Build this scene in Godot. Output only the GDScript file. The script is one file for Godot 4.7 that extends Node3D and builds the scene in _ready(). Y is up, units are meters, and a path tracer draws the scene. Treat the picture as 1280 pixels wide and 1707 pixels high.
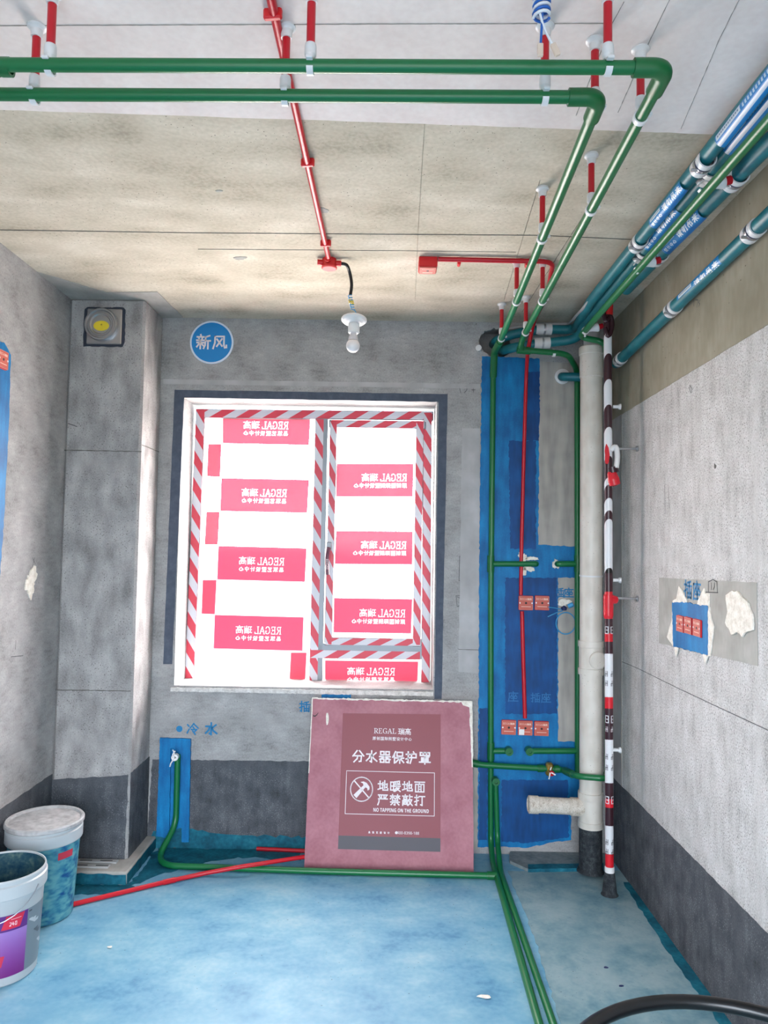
extends Node3D
# A half-finished utility room: concrete shell, a taped window, hung water pipes and a drain stack.

const CEIL := 2.88
const RIGHT := 1.215
const LEFT := -1.65
const PIPE_Y := 2.70
const BACK_DEPTH := 5.7          # inner face of the wall behind the camera

const ON_BACK := Basis(Vector3(1, 0, 0), Vector3(0, 1, 0), Vector3(0, 0, 1))
const ON_RIGHT := Basis(Vector3(0, 0, 1), Vector3(0, 1, 0), Vector3(-1, 0, 0))
const ON_LEFT := Basis(Vector3(0, 0, -1), Vector3(0, 1, 0), Vector3(1, 0, 0))
const ON_CEIL := Basis(Vector3(1, 0, 0), Vector3(0, 0, 1), Vector3(0, -1, 0))
const ON_FLOOR := Basis(Vector3(1, 0, 0), Vector3(0, 0, -1), Vector3(0, 1, 0))

const GLYPHS := {
	"新": "3,0 3.3,1;.6,1.5 5,1.5;1.6,2.2 2,3.4;4.2,2.2 3.7,3.4;.3,3.9 5.3,3.9;.5,5.6 5.1,5.6;2.8,3.9 2.8,9.8;2.2,6 .4,8.5;3.6,6.4 5,7.8;9.2,.6 6.4,1.6;6.4,1.6 6.4,5 6.1,7.5 5.2,9.6;6.4,4.2 9.8,4.2;8.2,4.2 8.2,9.8",
	"风": "1.6,1 1.6,5.5 .4,9.6;1.6,1 8,1 8,7 8.6,9 9.8,8.8 9.8,7.4;3,3 6.6,7.8;6.5,2.8 3,8",
	"冷": ".6,1.5 1.8,2.8;.4,8.6 2,5.4;6,.4 3,4.2;6,.8 9.8,4.2;5.4,3.4 6.4,4.6;4,5.6 8.6,5.6 6.6,7.6;5.2,6.8 7.4,9.6",
	"水": "5,.3 5,9.4 3.8,8.8;.8,3 3.8,3 3,6 .6,8.4;8.8,1.8 5.4,4.6;5.2,3.6 6.8,6.4 9.6,8.6",
	"插": ".4,2.4 3.6,2.4;2,.3 2,9.3 1,8.8;.3,6 3.6,4.8;8.4,.6 4.6,1.3;4,3 9.6,3;6.7,1.2 6.7,9;4.6,4.6 4.6,9.4;4.6,9 9,9;9,4.6 9,9.4;4.6,6.8 5.9,6.8;7.6,6.8 9,6.8",
	"座": "5,.2 5.4,1.2;1,1.6 9.6,1.6;1.2,1.6 1.2,6 .4,9.6;3.8,3 2.4,5.6;3.8,4 4.6,5.4;7.6,3 6.2,5.6;7.6,4 8.8,5.4;5.4,2.6 5.4,9;3,6.8 8.4,6.8;1.6,9.2 9.8,9.2",
	"分": "3.8,.4 .4,4.8;6,.4 9.7,4.6;2,4.6 7.8,4.6 7.4,9 6,9.2;4.6,4.6 4,7 1.4,9.6",
	"器": "1.2,.6 4.2,.6 4.2,3.2 1.2,3.2 1.2,.6;5.8,.6 8.8,.6 8.8,3.2 5.8,3.2 5.8,.6;.4,4.8 9.6,4.8;5,3.6 4,5.2 .6,7;5,4 6,5.4 9.6,7;1.2,6.8 4.2,6.8 4.2,9.4 1.2,9.4 1.2,6.8;5.8,6.8 8.8,6.8 8.8,9.4 5.8,9.4 5.8,6.8",
	"保": "2.6,.4 .3,5;1.8,3 1.8,9.7;4,.9 8.8,.9 8.8,4 4,4 4,.9;3,5.6 9.8,5.6;6.4,4 6.4,9.7;6.2,5.8 3,9.2;6.6,5.8 9.8,9.2",
	"护": ".4,2.4 3.8,2.4;2.1,.3 2.1,9.3 1,8.8;.3,6.2 3.8,5;6.6,.2 7.4,1.4;5,2 9,2 9,5 5,5;5,2 5,6 3.9,9.6",
	"罩": "1,.6 9,.6 9,3 1,3 1,.6;3.6,.6 3.6,3;6.4,.6 6.4,3;5,3 5,5;5,4 8.6,4;2.2,5 7.8,5 7.8,7.4 2.2,7.4 2.2,5;2.2,6.2 7.8,6.2;.4,8.5 9.6,8.5;5,7.4 5,9.9",
	"地": ".4,3.2 3.8,3.2;2.1,.8 2.1,7.6;.3,8.2 3.9,7;4.2,4.6 9,3.2 8.8,6.4 8,6.4;6.6,.4 6.6,7;4.9,2 4.9,8.8 9.6,8.8 9.6,7.4",
	"暖": ".6,1.4 3.4,1.4 3.4,8.6 .6,8.6 .6,1.4;.6,5 3.4,5;9,.4 4.4,1.1;5,1.8 5.4,2.8;6.8,1.6 7,2.7;9,1.6 8.4,2.8;4.6,3.3 9.4,3.3;4,5 9.8,5;6.4,3.3 6,6.6 3.8,9.6;6,6.6 8.8,6.6 6.8,8.4 4.8,9.6;6,7 9.8,9.6",
	"面": ".4,.8 9.6,.8;5,.8 4.2,2.8;1,2.8 9,2.8 9,9.6 1,9.6 1,2.8;3.7,2.8 3.7,9.6;6.3,2.8 6.3,9.6;3.7,5 6.3,5;3.7,7.2 6.3,7.2",
	"严": ".8,.9 9.2,.9;3.8,.9 3.8,4;6.2,.9 6.2,4;1.8,2 2.6,3.6;8.2,2 7.4,3.6;1,4.4 9.4,4.4;1.6,4.4 1.4,7 .4,9.7",
	"禁": ".6,1.6 4.6,1.6;2.6,.3 2.6,5;2.5,2 .5,4.2;2.8,2 4.4,3.6;5.4,1.6 9.4,1.6;7.4,.3 7.4,5;7.2,2 5.4,4.2;7.6,2 9.6,4;2.4,5.6 7.6,5.6;.8,7 9.2,7;5,7 5,9.6 4,9.4;3,7.8 1.2,9.4;7,7.8 8.8,9.4",
	"敲": "3,.2 3,1.2;.4,1.4 5.4,1.4;1.6,2.4 4.4,2.4 4.4,4.2 1.6,4.2 1.6,2.4;.7,9.6 .7,5.4 5.2,5.4 5.2,9.4;2,6.7 4,6.7 4,8.6 2,8.6 2,6.7;7.2,.3 7.2,4;7.2,1.8 9.6,1.8;6,4.6 9.2,4.6 8,7.4 5.8,9.6;6.4,5.4 7.6,7.4 9.8,9.6",
	"打": ".4,2.4 3.8,2.4;2.1,.3 2.1,9.3 1,8.8;.3,6.2 3.8,5;4.4,1.4 9.8,1.4;7.4,1.4 7.4,9.3 6,8.8",
	"瑞": ".4,1.2 3.4,1.2;.5,4.8 3.3,4.8;.3,8.6 3.6,8;1.9,1.2 1.9,8.4;4.6,.9 4.6,3.4 9.2,3.4 9.2,.9;6.9,.2 6.9,3.4;4,4.8 9.8,4.8;6.6,4.8 6.2,6.2;4.4,9.7 4.4,6.2 9.4,6.2 9.4,9.6;6.1,6.2 6.1,9;7.8,6.2 7.8,9",
	"高": "5,.1 5,1.3;.5,1.5 9.5,1.5;2.6,2.6 7.4,2.6 7.4,4.4 2.6,4.4 2.6,2.6;1,9.8 1,5.4 9,5.4 9,9.4 8,9.6;3.2,6.6 6.8,6.6 6.8,8.6 3.2,8.6 3.2,6.6",
	"易": "2.4,.6 7.6,.6 7.6,4.2 2.4,4.2 2.4,.6;2.4,2.4 7.6,2.4;3,4.6 .8,7.2;2.2,5.6 9,5.6 8.6,9 7.2,9.4;4.8,5.6 2,9;6.8,5.6 4.4,9.4",
	"筑": "2,.2 .6,2.2;1.6,1.2 4.4,1.2;6.4,.2 5.2,2;6,1.2 9.4,1.2;.6,3.8 4.4,3.8;2.5,3.8 2.5,8;.4,8.6 4.6,7.6;5.4,3.6 5.4,7 4.6,9.6;5.4,3.6 8.2,3.6 8.2,8.8 9.8,8.8 9.8,7.6;6.4,5.4 7.2,6.6",
	"艺": ".6,2 9.4,2;3.2,.4 3.2,3.4;6.8,.4 6.8,3.4;1.8,4.6 7.6,4.6 2,8.2 2,9.2 9.4,9.2 9.4,7.6",
	"墅": ".8,.8 4.4,.8 4.4,4 .8,4 .8,.8;.8,2.4 4.4,2.4;2.6,.8 2.6,5.8;.4,5.8 4.8,5.4;5.4,.8 9,.8 7.2,2.2;5.2,3 9.6,3 8.8,4.2;7.4,3 7.4,6 6.6,5.8;1.6,7.6 8.4,7.6;5,6.2 5,9.6;.4,9.6 9.6,9.6",
	"设": "1.2,.6 2.4,1.8;.4,3.6 2.2,3.6 2.2,8.6 3.6,7.2;5,.9 8.2,.9 8.2,3.6 9.6,3.6;5,.9 5,2.6 4,4;4.2,5.2 8.8,5.2 7,7.8 3.8,9.7;4.8,5.6 6.6,8 9.8,9.7",
	"计": "1.4,.6 2.6,1.8;.4,3.6 2.4,3.6 2.4,8.8 3.8,7.4;3.8,4 9.8,4;6.9,.4 6.9,9.8",
	"中": "1.2,2.4 8.8,2.4 8.8,6.4 1.2,6.4 1.2,2.4;5,.2 5,9.9",
	"心": "1.6,4.4 .6,7.6;3.2,3.4 3.2,8.8 7.4,8.8 7.6,7;4.6,1.4 6,3.4;7.6,3.4 9.4,6.6",
	"原": "1,.9 9.6,.9;1.2,.9 1.2,6 .3,9.6;5.6,.9 5,2.4;3,2.4 8.4,2.4 8.4,5.8 3,5.8 3,2.4;3,4.1 8.4,4.1;5.7,5.8 5.7,9.4 4.8,9.2;3.8,6.8 2.4,8.8;7.4,6.8 9,8.8",
	"创": "2.8,.3 .4,4;3,.6 5.6,3.6;1.6,4.4 4.6,4.4 4.6,6.4 3.6,6.4;1.6,4.4 1.6,8.8 5.4,8.8 5.4,7.4;6.8,1.4 6.8,6.8;9,.4 9,9.4 8,9.2",
	"国": ".8,.7 9.2,.7 9.2,9.5 .8,9.5 .8,.7;2.4,2.5 7.6,2.5;2.8,4.8 7.2,4.8;2.2,7.6 7.8,7.6;5,2.5 5,7.6;6.2,5.6 7,6.8",
	"际": "1,.6 1,9.7;1,.8 3.6,.8 2.4,3.6 3.6,5.2 3,6.8 1.4,6.4;4.6,1.4 9.2,1.4;4,4 9.8,4;6.9,4 6.9,9.3 6,9;5.4,5.6 4,8.4;8.2,5.6 9.8,8",
	"别": "1,.7 4.8,.7 4.8,3.6 1,3.6 1,.7;.4,5.2 5.2,5.2 5,8.8 3.8,9.2;2.6,3.8 2.4,6.4 .4,9.4;6.8,1.4 6.8,6.8;9,.4 9,9.4 8,9.2",
	"请": "1.2,.6 2.4,1.8;.4,3.6 2.2,3.6 2.2,8.6 3.6,7.2;4.2,1.2 9.6,1.2;4.6,2.5 9.2,2.5;3.8,3.9 9.9,3.9;6.9,.2 6.9,3.9;5,9.7 5,5.2 8.8,5.2 8.8,9.4 8,9.6;5,6.7 8.8,6.7;5,8.1 8.8,8.1",
	"勿": "2.8,.4 .4,4.6;2,2.2 9,2.2 8.4,8.8 7,9.4;4.6,2.4 1.4,7.4;6.8,2.4 3.2,9.4",
	"吊": "2.4,.8 7.6,.8 7.6,3.4 2.4,3.4 2.4,.8;1.4,8.6 1.4,5 8.6,5 8.6,8.2 7.6,8.4;5,3.4 5,9.8",
	"来": "1,2.2 9,2.2;5,.4 5,9.8;2.4,2.8 3.4,4.2;7.6,2.8 6.6,4.2;.4,5 9.6,5;4.8,5.4 1,9;5.2,5.4 9,9",
}

const SERIF := {
	"R": "2.2,0 2.2,10;1,0 6,0 7.8,1.2 7.8,3.6 6,5 2.2,5;4.6,5 8.6,10;1,10 3.4,10;7.8,10 9.6,10",
	"E": "2.2,0 2.2,10;1,0 8,0 8,1.8;2.2,4.8 6.4,4.8;6.4,3.8 6.4,5.8;1,10 8.4,10 8.4,8",
	"G": "8.6,2.6 8.2,.9 6,0 3.6,.3 1.6,2.2 1,5 1.6,7.8 3.6,9.7 6,10 8.4,9.2 8.4,6;7,6 9.6,6",
	"A": ".8,10 4.8,0 9.2,10;2.4,6.6 7.6,6.6;0,10 2,10;8,10 10,10",
	"L": "2.2,0 2.2,10;1,0 3.6,0;1,10 8.2,10 8.4,7.8",
}

var M := {}
var taken := {}
var rng := RandomNumberGenerator.new()

# ------------------------------------------------------------------ nodes
func numbered(called: String) -> String:
	var k: int = taken.get(called, 0)
	taken[called] = k + 1
	return called if k == 0 else "%s_%03d" % [called, k]

func tag(o: Node3D, label: String, category: String, group := "", kind := "") -> Node3D:
	o.set_meta("label", label)
	o.set_meta("category", category)
	if group:
		o.set_meta("group", group)
	if kind:
		o.set_meta("kind", kind)
	return o

func thing(called: String, label: String, category: String, at := Vector3.ZERO, group := "", kind := "") -> Node3D:
	var o := Node3D.new()
	o.name = numbered(called)
	add_child(o)
	o.position = at
	return tag(o, label, category, group, kind)

# a part of a thing; the shape is given in world metres unless a place is given
func part(called: String, shape: Mesh, m: Material, parent: Node3D, place := Transform3D()) -> MeshInstance3D:
	var o := MeshInstance3D.new()
	o.name = called
	o.mesh = shape
	o.material_override = m
	parent.add_child(o, true)
	o.transform = place
	return o

func structure(called: String, shape: Mesh, m: Material, label: String, category: String) -> MeshInstance3D:
	var o := MeshInstance3D.new()
	o.name = called
	o.mesh = shape
	o.material_override = m
	add_child(o)
	tag(o, label, category, "", "structure")
	return o

# ------------------------------------------------------------------ shapes
func mb() -> SurfaceTool:
	var st := SurfaceTool.new()
	st.begin(Mesh.PRIMITIVE_TRIANGLES)
	return st

func tri(st: SurfaceTool, p: Array, n: Array, uv: Array) -> void:
	var face: Vector3 = (p[1] - p[0]).cross(p[2] - p[0])
	var order := [0, 2, 1] if face.dot(n[0] + n[1] + n[2]) > 0.0 else [0, 1, 2]
	for k in order:
		st.set_normal(n[k])
		st.set_uv(uv[k])
		st.add_vertex(p[k])

func quad(st: SurfaceTool, a: Vector3, b: Vector3, c: Vector3, d: Vector3, n: Vector3, uv := [Vector2(0, 1), Vector2(1, 1), Vector2(1, 0), Vector2(0, 0)]) -> void:
	tri(st, [a, b, c], [n, n, n], [uv[0], uv[1], uv[2]])
	tri(st, [a, c, d], [n, n, n], [uv[0], uv[2], uv[3]])

func box(st: SurfaceTool, lo: Vector3, hi: Vector3, bevel := 0.0, x := Transform3D()) -> SurfaceTool:
	var mid := (lo + hi) * 0.5
	var h := (hi - lo).abs() * 0.5
	var b := minf(bevel, minf(h.x, minf(h.y, h.z)) * 0.9)
	var corner := {}
	for sx in [-1, 1]:
		for sy in [-1, 1]:
			for sz in [-1, 1]:
				var s := Vector3(sx, sy, sz)
				for ax in 3:
					var v := (h - Vector3.ONE * b) * s
					v[ax] = h[ax] * s[ax]
					corner[[sx, sy, sz, ax]] = x * (mid + v)
	var uvz := [Vector2.ZERO, Vector2(1, 0), Vector2.ONE, Vector2(0, 1)]
	for ax in 3:
		var u := (ax + 1) % 3
		var w := (ax + 2) % 3
		for s in [-1, 1]:
			var n := Vector3.ZERO
			n[ax] = s
			var q := []
			for e in [[-1, -1], [1, -1], [1, 1], [-1, 1]]:
				var k := [0, 0, 0, ax]
				k[ax] = s
				k[u] = e[0]
				k[w] = e[1]
				q.append(corner[k])
			quad(st, q[0], q[1], q[2], q[3], (x.basis * n).normalized(), uvz)
			if b > 0.0:                                   # the edge that runs along u, between the faces ax and w
				for t in [-1, 1]:
					var n2 := Vector3.ZERO
					n2[ax] = s
					n2[w] = t
					var r := []
					for e in [[-1, ax], [1, ax], [1, w], [-1, w]]:
						var k2 := [0, 0, 0, e[1]]
						k2[ax] = s
						k2[w] = t
						k2[u] = e[0]
						r.append(corner[k2])
					quad(st, r[0], r[1], r[2], r[3], (x.basis * n2).normalized(), uvz)
	if b > 0.0:
		for sx in [-1, 1]:
			for sy in [-1, 1]:
				for sz in [-1, 1]:
					var n3 := (x.basis * Vector3(sx, sy, sz)).normalized()
					tri(st, [corner[[sx, sy, sz, 0]], corner[[sx, sy, sz, 1]], corner[[sx, sy, sz, 2]]], [n3, n3, n3], [uvz[0], uvz[1], uvz[2]])
	return st

func boxed(lo: Vector3, hi: Vector3, bevel := 0.0) -> Mesh:
	return box(mb(), lo, hi, bevel).commit()

# rounds the corners of a path
func bend(pts: Array, radius: float, steps := 7) -> Array:
	var out := [pts[0]]
	for i in range(1, pts.size() - 1):
		var a: Vector3 = pts[i - 1]
		var b: Vector3 = pts[i]
		var c: Vector3 = pts[i + 1]
		var r := minf(radius, minf(a.distance_to(b), b.distance_to(c)) * 0.48)
		var p := b + (a - b).normalized() * r
		var q := b + (c - b).normalized() * r
		for k in steps + 1:
			var t := float(k) / steps
			out.append(p.lerp(b, t).lerp(b.lerp(q, t), t))
	out.append(pts[-1])
	return out

func smooth(pts: Array, steps := 8) -> Array:
	var out := []
	for i in pts.size() - 1:
		var a: Vector3 = pts[maxi(i - 1, 0)]
		var b: Vector3 = pts[i]
		var c: Vector3 = pts[i + 1]
		var d: Vector3 = pts[mini(i + 2, pts.size() - 1)]
		for k in steps:
			out.append(b.cubic_interpolate(c, a, d, float(k) / steps))
	out.append(pts[-1])
	return out

func tube(st: SurfaceTool, pts: Array, r: float, sides := 14, r_end := -1.0, caps := true) -> SurfaceTool:
	var n := pts.size()
	var last: float = r if r_end < 0.0 else r_end
	var dir: Vector3 = (pts[1] - pts[0]).normalized()
	var up := Vector3.UP if absf(dir.y) < 0.9 else Vector3.RIGHT
	var side := dir.cross(up).normalized()
	var rings := []
	var norms := []
	var run := [0.0]
	for i in n:
		var d: Vector3 = (pts[mini(i + 1, n - 1)] - pts[maxi(i - 1, 0)]).normalized()
		side = (side - d * side.dot(d)).normalized()
		var other := d.cross(side)
		var rad := lerpf(r, last, float(i) / (n - 1))
		var ring := []
		var nn := []
		for k in sides + 1:
			var ang := TAU * k / sides
			var v := side * cos(ang) + other * sin(ang)
			nn.append(v)
			ring.append(pts[i] + v * rad)
		rings.append(ring)
		norms.append(nn)
		if i:
			run.append(run[-1] + pts[i].distance_to(pts[i - 1]))
	for i in n - 1:
		for k in sides:
			var u0 := float(k) / sides
			var u1 := float(k + 1) / sides
			tri(st, [rings[i][k], rings[i][k + 1], rings[i + 1][k + 1]], [norms[i][k], norms[i][k + 1], norms[i + 1][k + 1]], [Vector2(u0, run[i]), Vector2(u1, run[i]), Vector2(u1, run[i + 1])])
			tri(st, [rings[i][k], rings[i + 1][k + 1], rings[i + 1][k]], [norms[i][k], norms[i + 1][k + 1], norms[i + 1][k]], [Vector2(u0, run[i]), Vector2(u1, run[i + 1]), Vector2(u0, run[i + 1])])
	if caps:
		for e in [0, n - 1]:
			var d: Vector3 = (pts[1] - pts[0]).normalized() * -1.0 if e == 0 else (pts[n - 1] - pts[n - 2]).normalized()
			for k in sides:
				tri(st, [pts[e], rings[e][k], rings[e][k + 1]], [d, d, d], [Vector2.ZERO, Vector2.ZERO, Vector2.ZERO])
	return st

func pipe(pts: Array, r: float, sides := 14) -> Mesh:
	return tube(mb(), pts, r, sides).commit()

# profile: Vector2(radius, height) along +Y of the transform
func lathe(st: SurfaceTool, profile: Array, x := Transform3D(), seg := 28, from := 0.0, sweep := TAU) -> SurfaceTool:
	for i in profile.size() - 1:
		var a: Vector2 = profile[i]
		var b: Vector2 = profile[i + 1]
		var t := (b - a).normalized()
		var nr := t.y
		var ny := -t.x
		for k in seg:
			var a0 := from + sweep * k / seg
			var a1 := from + sweep * (k + 1) / seg
			var c0 := Vector3(cos(a0), 0, sin(a0))
			var c1 := Vector3(cos(a1), 0, sin(a1))
			var n0 := (x.basis * (c0 * nr + Vector3.UP * ny)).normalized()
			var n1 := (x.basis * (c1 * nr + Vector3.UP * ny)).normalized()
			var p := [x * (c0 * a.x + Vector3.UP * a.y), x * (c1 * a.x + Vector3.UP * a.y), x * (c1 * b.x + Vector3.UP * b.y), x * (c0 * b.x + Vector3.UP * b.y)]
			var u0 := float(k) / seg
			var u1 := float(k + 1) / seg
			var v0 := float(i) / (profile.size() - 1)
			var v1 := float(i + 1) / (profile.size() - 1)
			if b.x > 1e-6:
				tri(st, [p[0], p[2], p[3]], [n0, n1, n0], [Vector2(u0, v0), Vector2(u1, v1), Vector2(u0, v1)])
			if a.x > 1e-6:
				tri(st, [p[0], p[1], p[2]], [n0, n1, n1], [Vector2(u0, v0), Vector2(u1, v0), Vector2(u1, v1)])
	return st

# a transform whose +Y points along dir
func along(at: Vector3, dir: Vector3) -> Transform3D:
	var y := dir.normalized()
	var x := y.cross(Vector3.UP if absf(y.y) < 0.95 else Vector3.RIGHT).normalized()
	return Transform3D(Basis(x, y, x.cross(y)), at)

# flat-topped slab from a 2D outline, lying on local z = 0 with its face towards +z
func slab(st: SurfaceTool, outline: Array, thick: float, x := Transform3D(), z0 := 0.0) -> SurfaceTool:
	var poly := PackedVector2Array(outline)
	var idx := Geometry2D.triangulate_polygon(poly)
	var nz := x.basis.z.normalized()
	for i in range(0, idx.size(), 3):
		var p := []
		var uv := []
		for k in 3:
			var v: Vector2 = poly[idx[i + k]]
			p.append(x * Vector3(v.x, v.y, z0 + thick))
			uv.append(v)
		tri(st, p, [nz, nz, nz], uv)
	var mid := Vector2.ZERO
	for v in poly:
		mid += v
	mid /= poly.size()
	var turn := -1.0 if Geometry2D.is_polygon_clockwise(poly) else 1.0
	for i in poly.size():
		var a := poly[i]
		var b := poly[(i + 1) % poly.size()]
		var o := (b - a).normalized()
		var n := (x.basis * Vector3(o.y * turn, -o.x * turn, 0)).normalized()
		quad(st, x * Vector3(a.x, a.y, z0), x * Vector3(b.x, b.y, z0), x * Vector3(b.x, b.y, z0 + thick), x * Vector3(a.x, a.y, z0 + thick), n)
	return st

# an outline whose edges are brushed or broken rather than straight
func ragged(outline: Array, rough: float, step: float, seed_: int) -> Array:
	var r := RandomNumberGenerator.new()
	r.seed = seed_
	var out := []
	for i in outline.size():
		var a: Vector2 = outline[i]
		var b: Vector2 = outline[(i + 1) % outline.size()]
		var n := maxi(1, int(a.distance_to(b) / step))
		var side := (b - a).normalized().orthogonal()
		out.append(a)
		for k in range(1, n):
			out.append(a.lerp(b, (k + r.randf_range(-0.3, 0.3)) / n) + side * r.randf_range(-rough, rough))
	return out

func blob(center: Vector2, rx: float, ry: float, seed_: int, wobble := 0.22, n := 30) -> Array:
	var r := RandomNumberGenerator.new()
	r.seed = seed_
	var out := []
	var ph := r.randf() * TAU
	for k in n:
		var a := TAU * k / n
		var s := 1.0 + wobble * (0.5 * sin(2 * a + ph) + 0.35 * sin(3 * a + ph * 2.0) + r.randf_range(-0.45, 0.45))
		out.append(center + Vector2(cos(a) * rx, sin(a) * ry) * s)
	return out

func patch(called: String, outline: Array, thick: float, m: Material, parent: Node3D, x: Transform3D, z0 := 0.0) -> MeshInstance3D:
	return part(called, slab(mb(), outline, thick, x, z0).commit(), m, parent)

# ------------------------------------------------------------------ lettering
func stroke(st: SurfaceTool, a: Vector2, b: Vector2, w: float, x: Transform3D, z: float) -> void:
	var d := (b - a).normalized() * w * 0.5
	var s := d.orthogonal()
	var q := []
	for v in [a - d - s, b + d - s, b + d + s, a - d + s]:
		q.append(x * Vector3(v.x, v.y, z))
	quad(st, q[0], q[1], q[2], q[3], x.basis.z.normalized())

func glyph_lines(ch: String) -> Array:
	var out := []
	for line in (GLYPHS[ch] if GLYPHS.has(ch) else SERIF[ch]).split(";"):
		var pts := []
		for p in line.split(" "):
			var xy: PackedStringArray = p.split(",")
			pts.append(Vector2(xy[0].to_float() / 10.0, xy[1].to_float() / 10.0))
		out.append(pts)
	return out

# writes a line of characters centred on `at` in the local plane
func write(st: SurfaceTool, text: String, at: Vector2, size: float, pitch: float, weight: float, x: Transform3D, z: float) -> void:
	var left := at.x - (text.length() - 1) * pitch * 0.5 - size * 0.5
	for i in text.length():
		if text[i] == " ":
			continue
		for pts in glyph_lines(text[i]):
			for k in pts.size() - 1:
				var a: Vector2 = pts[k]
				var b: Vector2 = pts[k + 1]
				stroke(st, Vector2(left + i * pitch + a.x * size, at.y + size * (0.5 - a.y)), Vector2(left + i * pitch + b.x * size, at.y + size * (0.5 - b.y)), weight, x, z + 0.00002 * k)

func latin(text: String, height: float, serif := false, bold := false) -> TextMesh:
	var f := SystemFont.new()
	f.font_names = PackedStringArray(["Droid Serif" if serif else "Droid Sans"])
	f.font_weight = 700 if bold else 400
	var t := TextMesh.new()
	t.text = text
	t.font = f
	t.font_size = 64
	t.pixel_size = height / 46.0
	t.depth = 0.0004
	return t

func pencil(lines: Array, w: float, m: Material, parent: Node3D, x: Transform3D, called := "pencil_mark") -> void:
	var st := mb()
	for pts in lines:
		for k in pts.size() - 1:
			stroke(st, pts[k], pts[k + 1], w, x, 0.0012)
	part(called, st.commit(), m, parent)

# ------------------------------------------------------------------ materials
func mat(c: Color, rough := 0.6, metal := 0.0, spec := 0.5) -> StandardMaterial3D:
	var m := StandardMaterial3D.new()
	m.albedo_color = c
	m.roughness = rough
	m.metallic = metal
	m.metallic_specular = spec
	return m

# layers: [frequency, octaves, weight, stretch across, stretch down]; ramp: colours from the low to the high end
func grain(size: int, layers: Array, ramp: Array, seed_: int, pits := 0.0, pit_color := Color(0.25, 0.24, 0.22), pit_freq := 0.09) -> Array:
	var bytes := []
	var weights := []
	var total := 0.0
	for l in layers:
		total += l[2]
	for i in layers.size():
		var l: Array = layers[i]
		var n := FastNoiseLite.new()
		n.noise_type = FastNoiseLite.TYPE_SIMPLEX_SMOOTH
		n.seed = seed_ + i * 17
		n.frequency = l[0]
		n.fractal_octaves = l[1]
		var im := n.get_seamless_image(int(size / l[3]), int(size / l[4]))
		im.convert(Image.FORMAT_L8)
		if l[3] != 1 or l[4] != 1:
			im.resize(size, size, Image.INTERPOLATE_CUBIC)
		bytes.append(im.get_data())
		weights.append(l[2] / total)
	var lut_r := PackedByteArray()
	var lut_g := PackedByteArray()
	var lut_b := PackedByteArray()
	for i in 256:
		var t := clampf((i / 255.0 - 0.5) * 1.5 + 0.5, 0.0, 0.9999) * (ramp.size() - 1)
		var c: Color = ramp[int(t)].lerp(ramp[int(t) + 1], t - int(t))
		lut_r.append(int(c.r * 255))
		lut_g.append(int(c.g * 255))
		lut_b.append(int(c.b * 255))
	var pit_at := 256
	var pit_bytes := PackedByteArray()
	if pits > 0.0:
		var n := FastNoiseLite.new()
		n.noise_type = FastNoiseLite.TYPE_CELLULAR
		n.cellular_return_type = FastNoiseLite.RETURN_DISTANCE
		n.seed = seed_ + 99
		n.frequency = pit_freq
		n.fractal_octaves = 2
		var im := n.get_seamless_image(size, size)
		im.convert(Image.FORMAT_L8)
		pit_bytes = im.get_data()
		var count := PackedInt32Array()
		count.resize(256)
		for i in range(0, pit_bytes.size(), 7):
			count[pit_bytes[i]] += 1
		var sum := 0
		var want := int(pits * pit_bytes.size() / 7.0)
		for v in range(0, 256):
			sum += count[v]
			pit_at = v
			if sum >= want:
				break
	var out := PackedByteArray()
	out.resize(size * size * 3)
	var high := PackedByteArray()
	high.resize(size * size)
	var b0: PackedByteArray = bytes[0]
	var b1: PackedByteArray = bytes[1 if bytes.size() > 1 else 0]
	var b2: PackedByteArray = bytes[2 if bytes.size() > 2 else 0]
	var w0 := int(weights[0] * 256)
	var w1 := int(weights[1] * 256) if bytes.size() > 1 else 0
	var w2 := int(weights[2] * 256) if bytes.size() > 2 else 0
	var pr := int(pit_color.r * 255)
	var pg := int(pit_color.g * 255)
	var pb := int(pit_color.b * 255)
	var j := 0
	for i in size * size:
		var t := (b0[i] * w0 + b1[i] * w1 + b2[i] * w2) >> 8
		high[i] = t
		if pits > 0.0 and pit_bytes[i] < pit_at and b0[i] > 110:
			out[j] = pr
			out[j + 1] = pg
			out[j + 2] = pb
			high[i] = maxi(0, t - 70)
		else:
			out[j] = lut_r[t]
			out[j + 1] = lut_g[t]
			out[j + 2] = lut_b[t]
		j += 3
	return [ImageTexture.create_from_image(Image.create_from_data(size, size, false, Image.FORMAT_RGB8, out)), ImageTexture.create_from_image(Image.create_from_data(size, size, false, Image.FORMAT_L8, high))]

func surfaced(pair: Array, tile: float, rough := 0.85, relief := 0.0, spec := 0.3) -> StandardMaterial3D:
	var m := mat(Color.WHITE, rough, 0.0, spec)
	m.albedo_texture = pair[0]
	m.uv1_triplanar = true
	m.uv1_world_triplanar = true
	m.uv1_triplanar_sharpness = 8.0
	m.uv1_scale = Vector3.ONE / tile
	if relief > 0.0:
		m.heightmap_enabled = true
		m.heightmap_texture = pair[1]
		m.heightmap_scale = relief
	return m

func printed(im: Image, rough := 0.5, repeat := false) -> StandardMaterial3D:
	var m := mat(Color.WHITE, rough)
	m.albedo_texture = ImageTexture.create_from_image(im)
	m.texture_repeat = repeat
	return m

func ink_line(im: Image, a: Vector2, b: Vector2, w: int, c: Color) -> void:
	var n := maxi(1, int(a.distance_to(b)))
	for k in n + 1:
		var p := a.lerp(b, float(k) / n)
		im.fill_rect(Rect2i(int(p.x) - w / 2, int(p.y) - w / 2, w, w), c)

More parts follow.
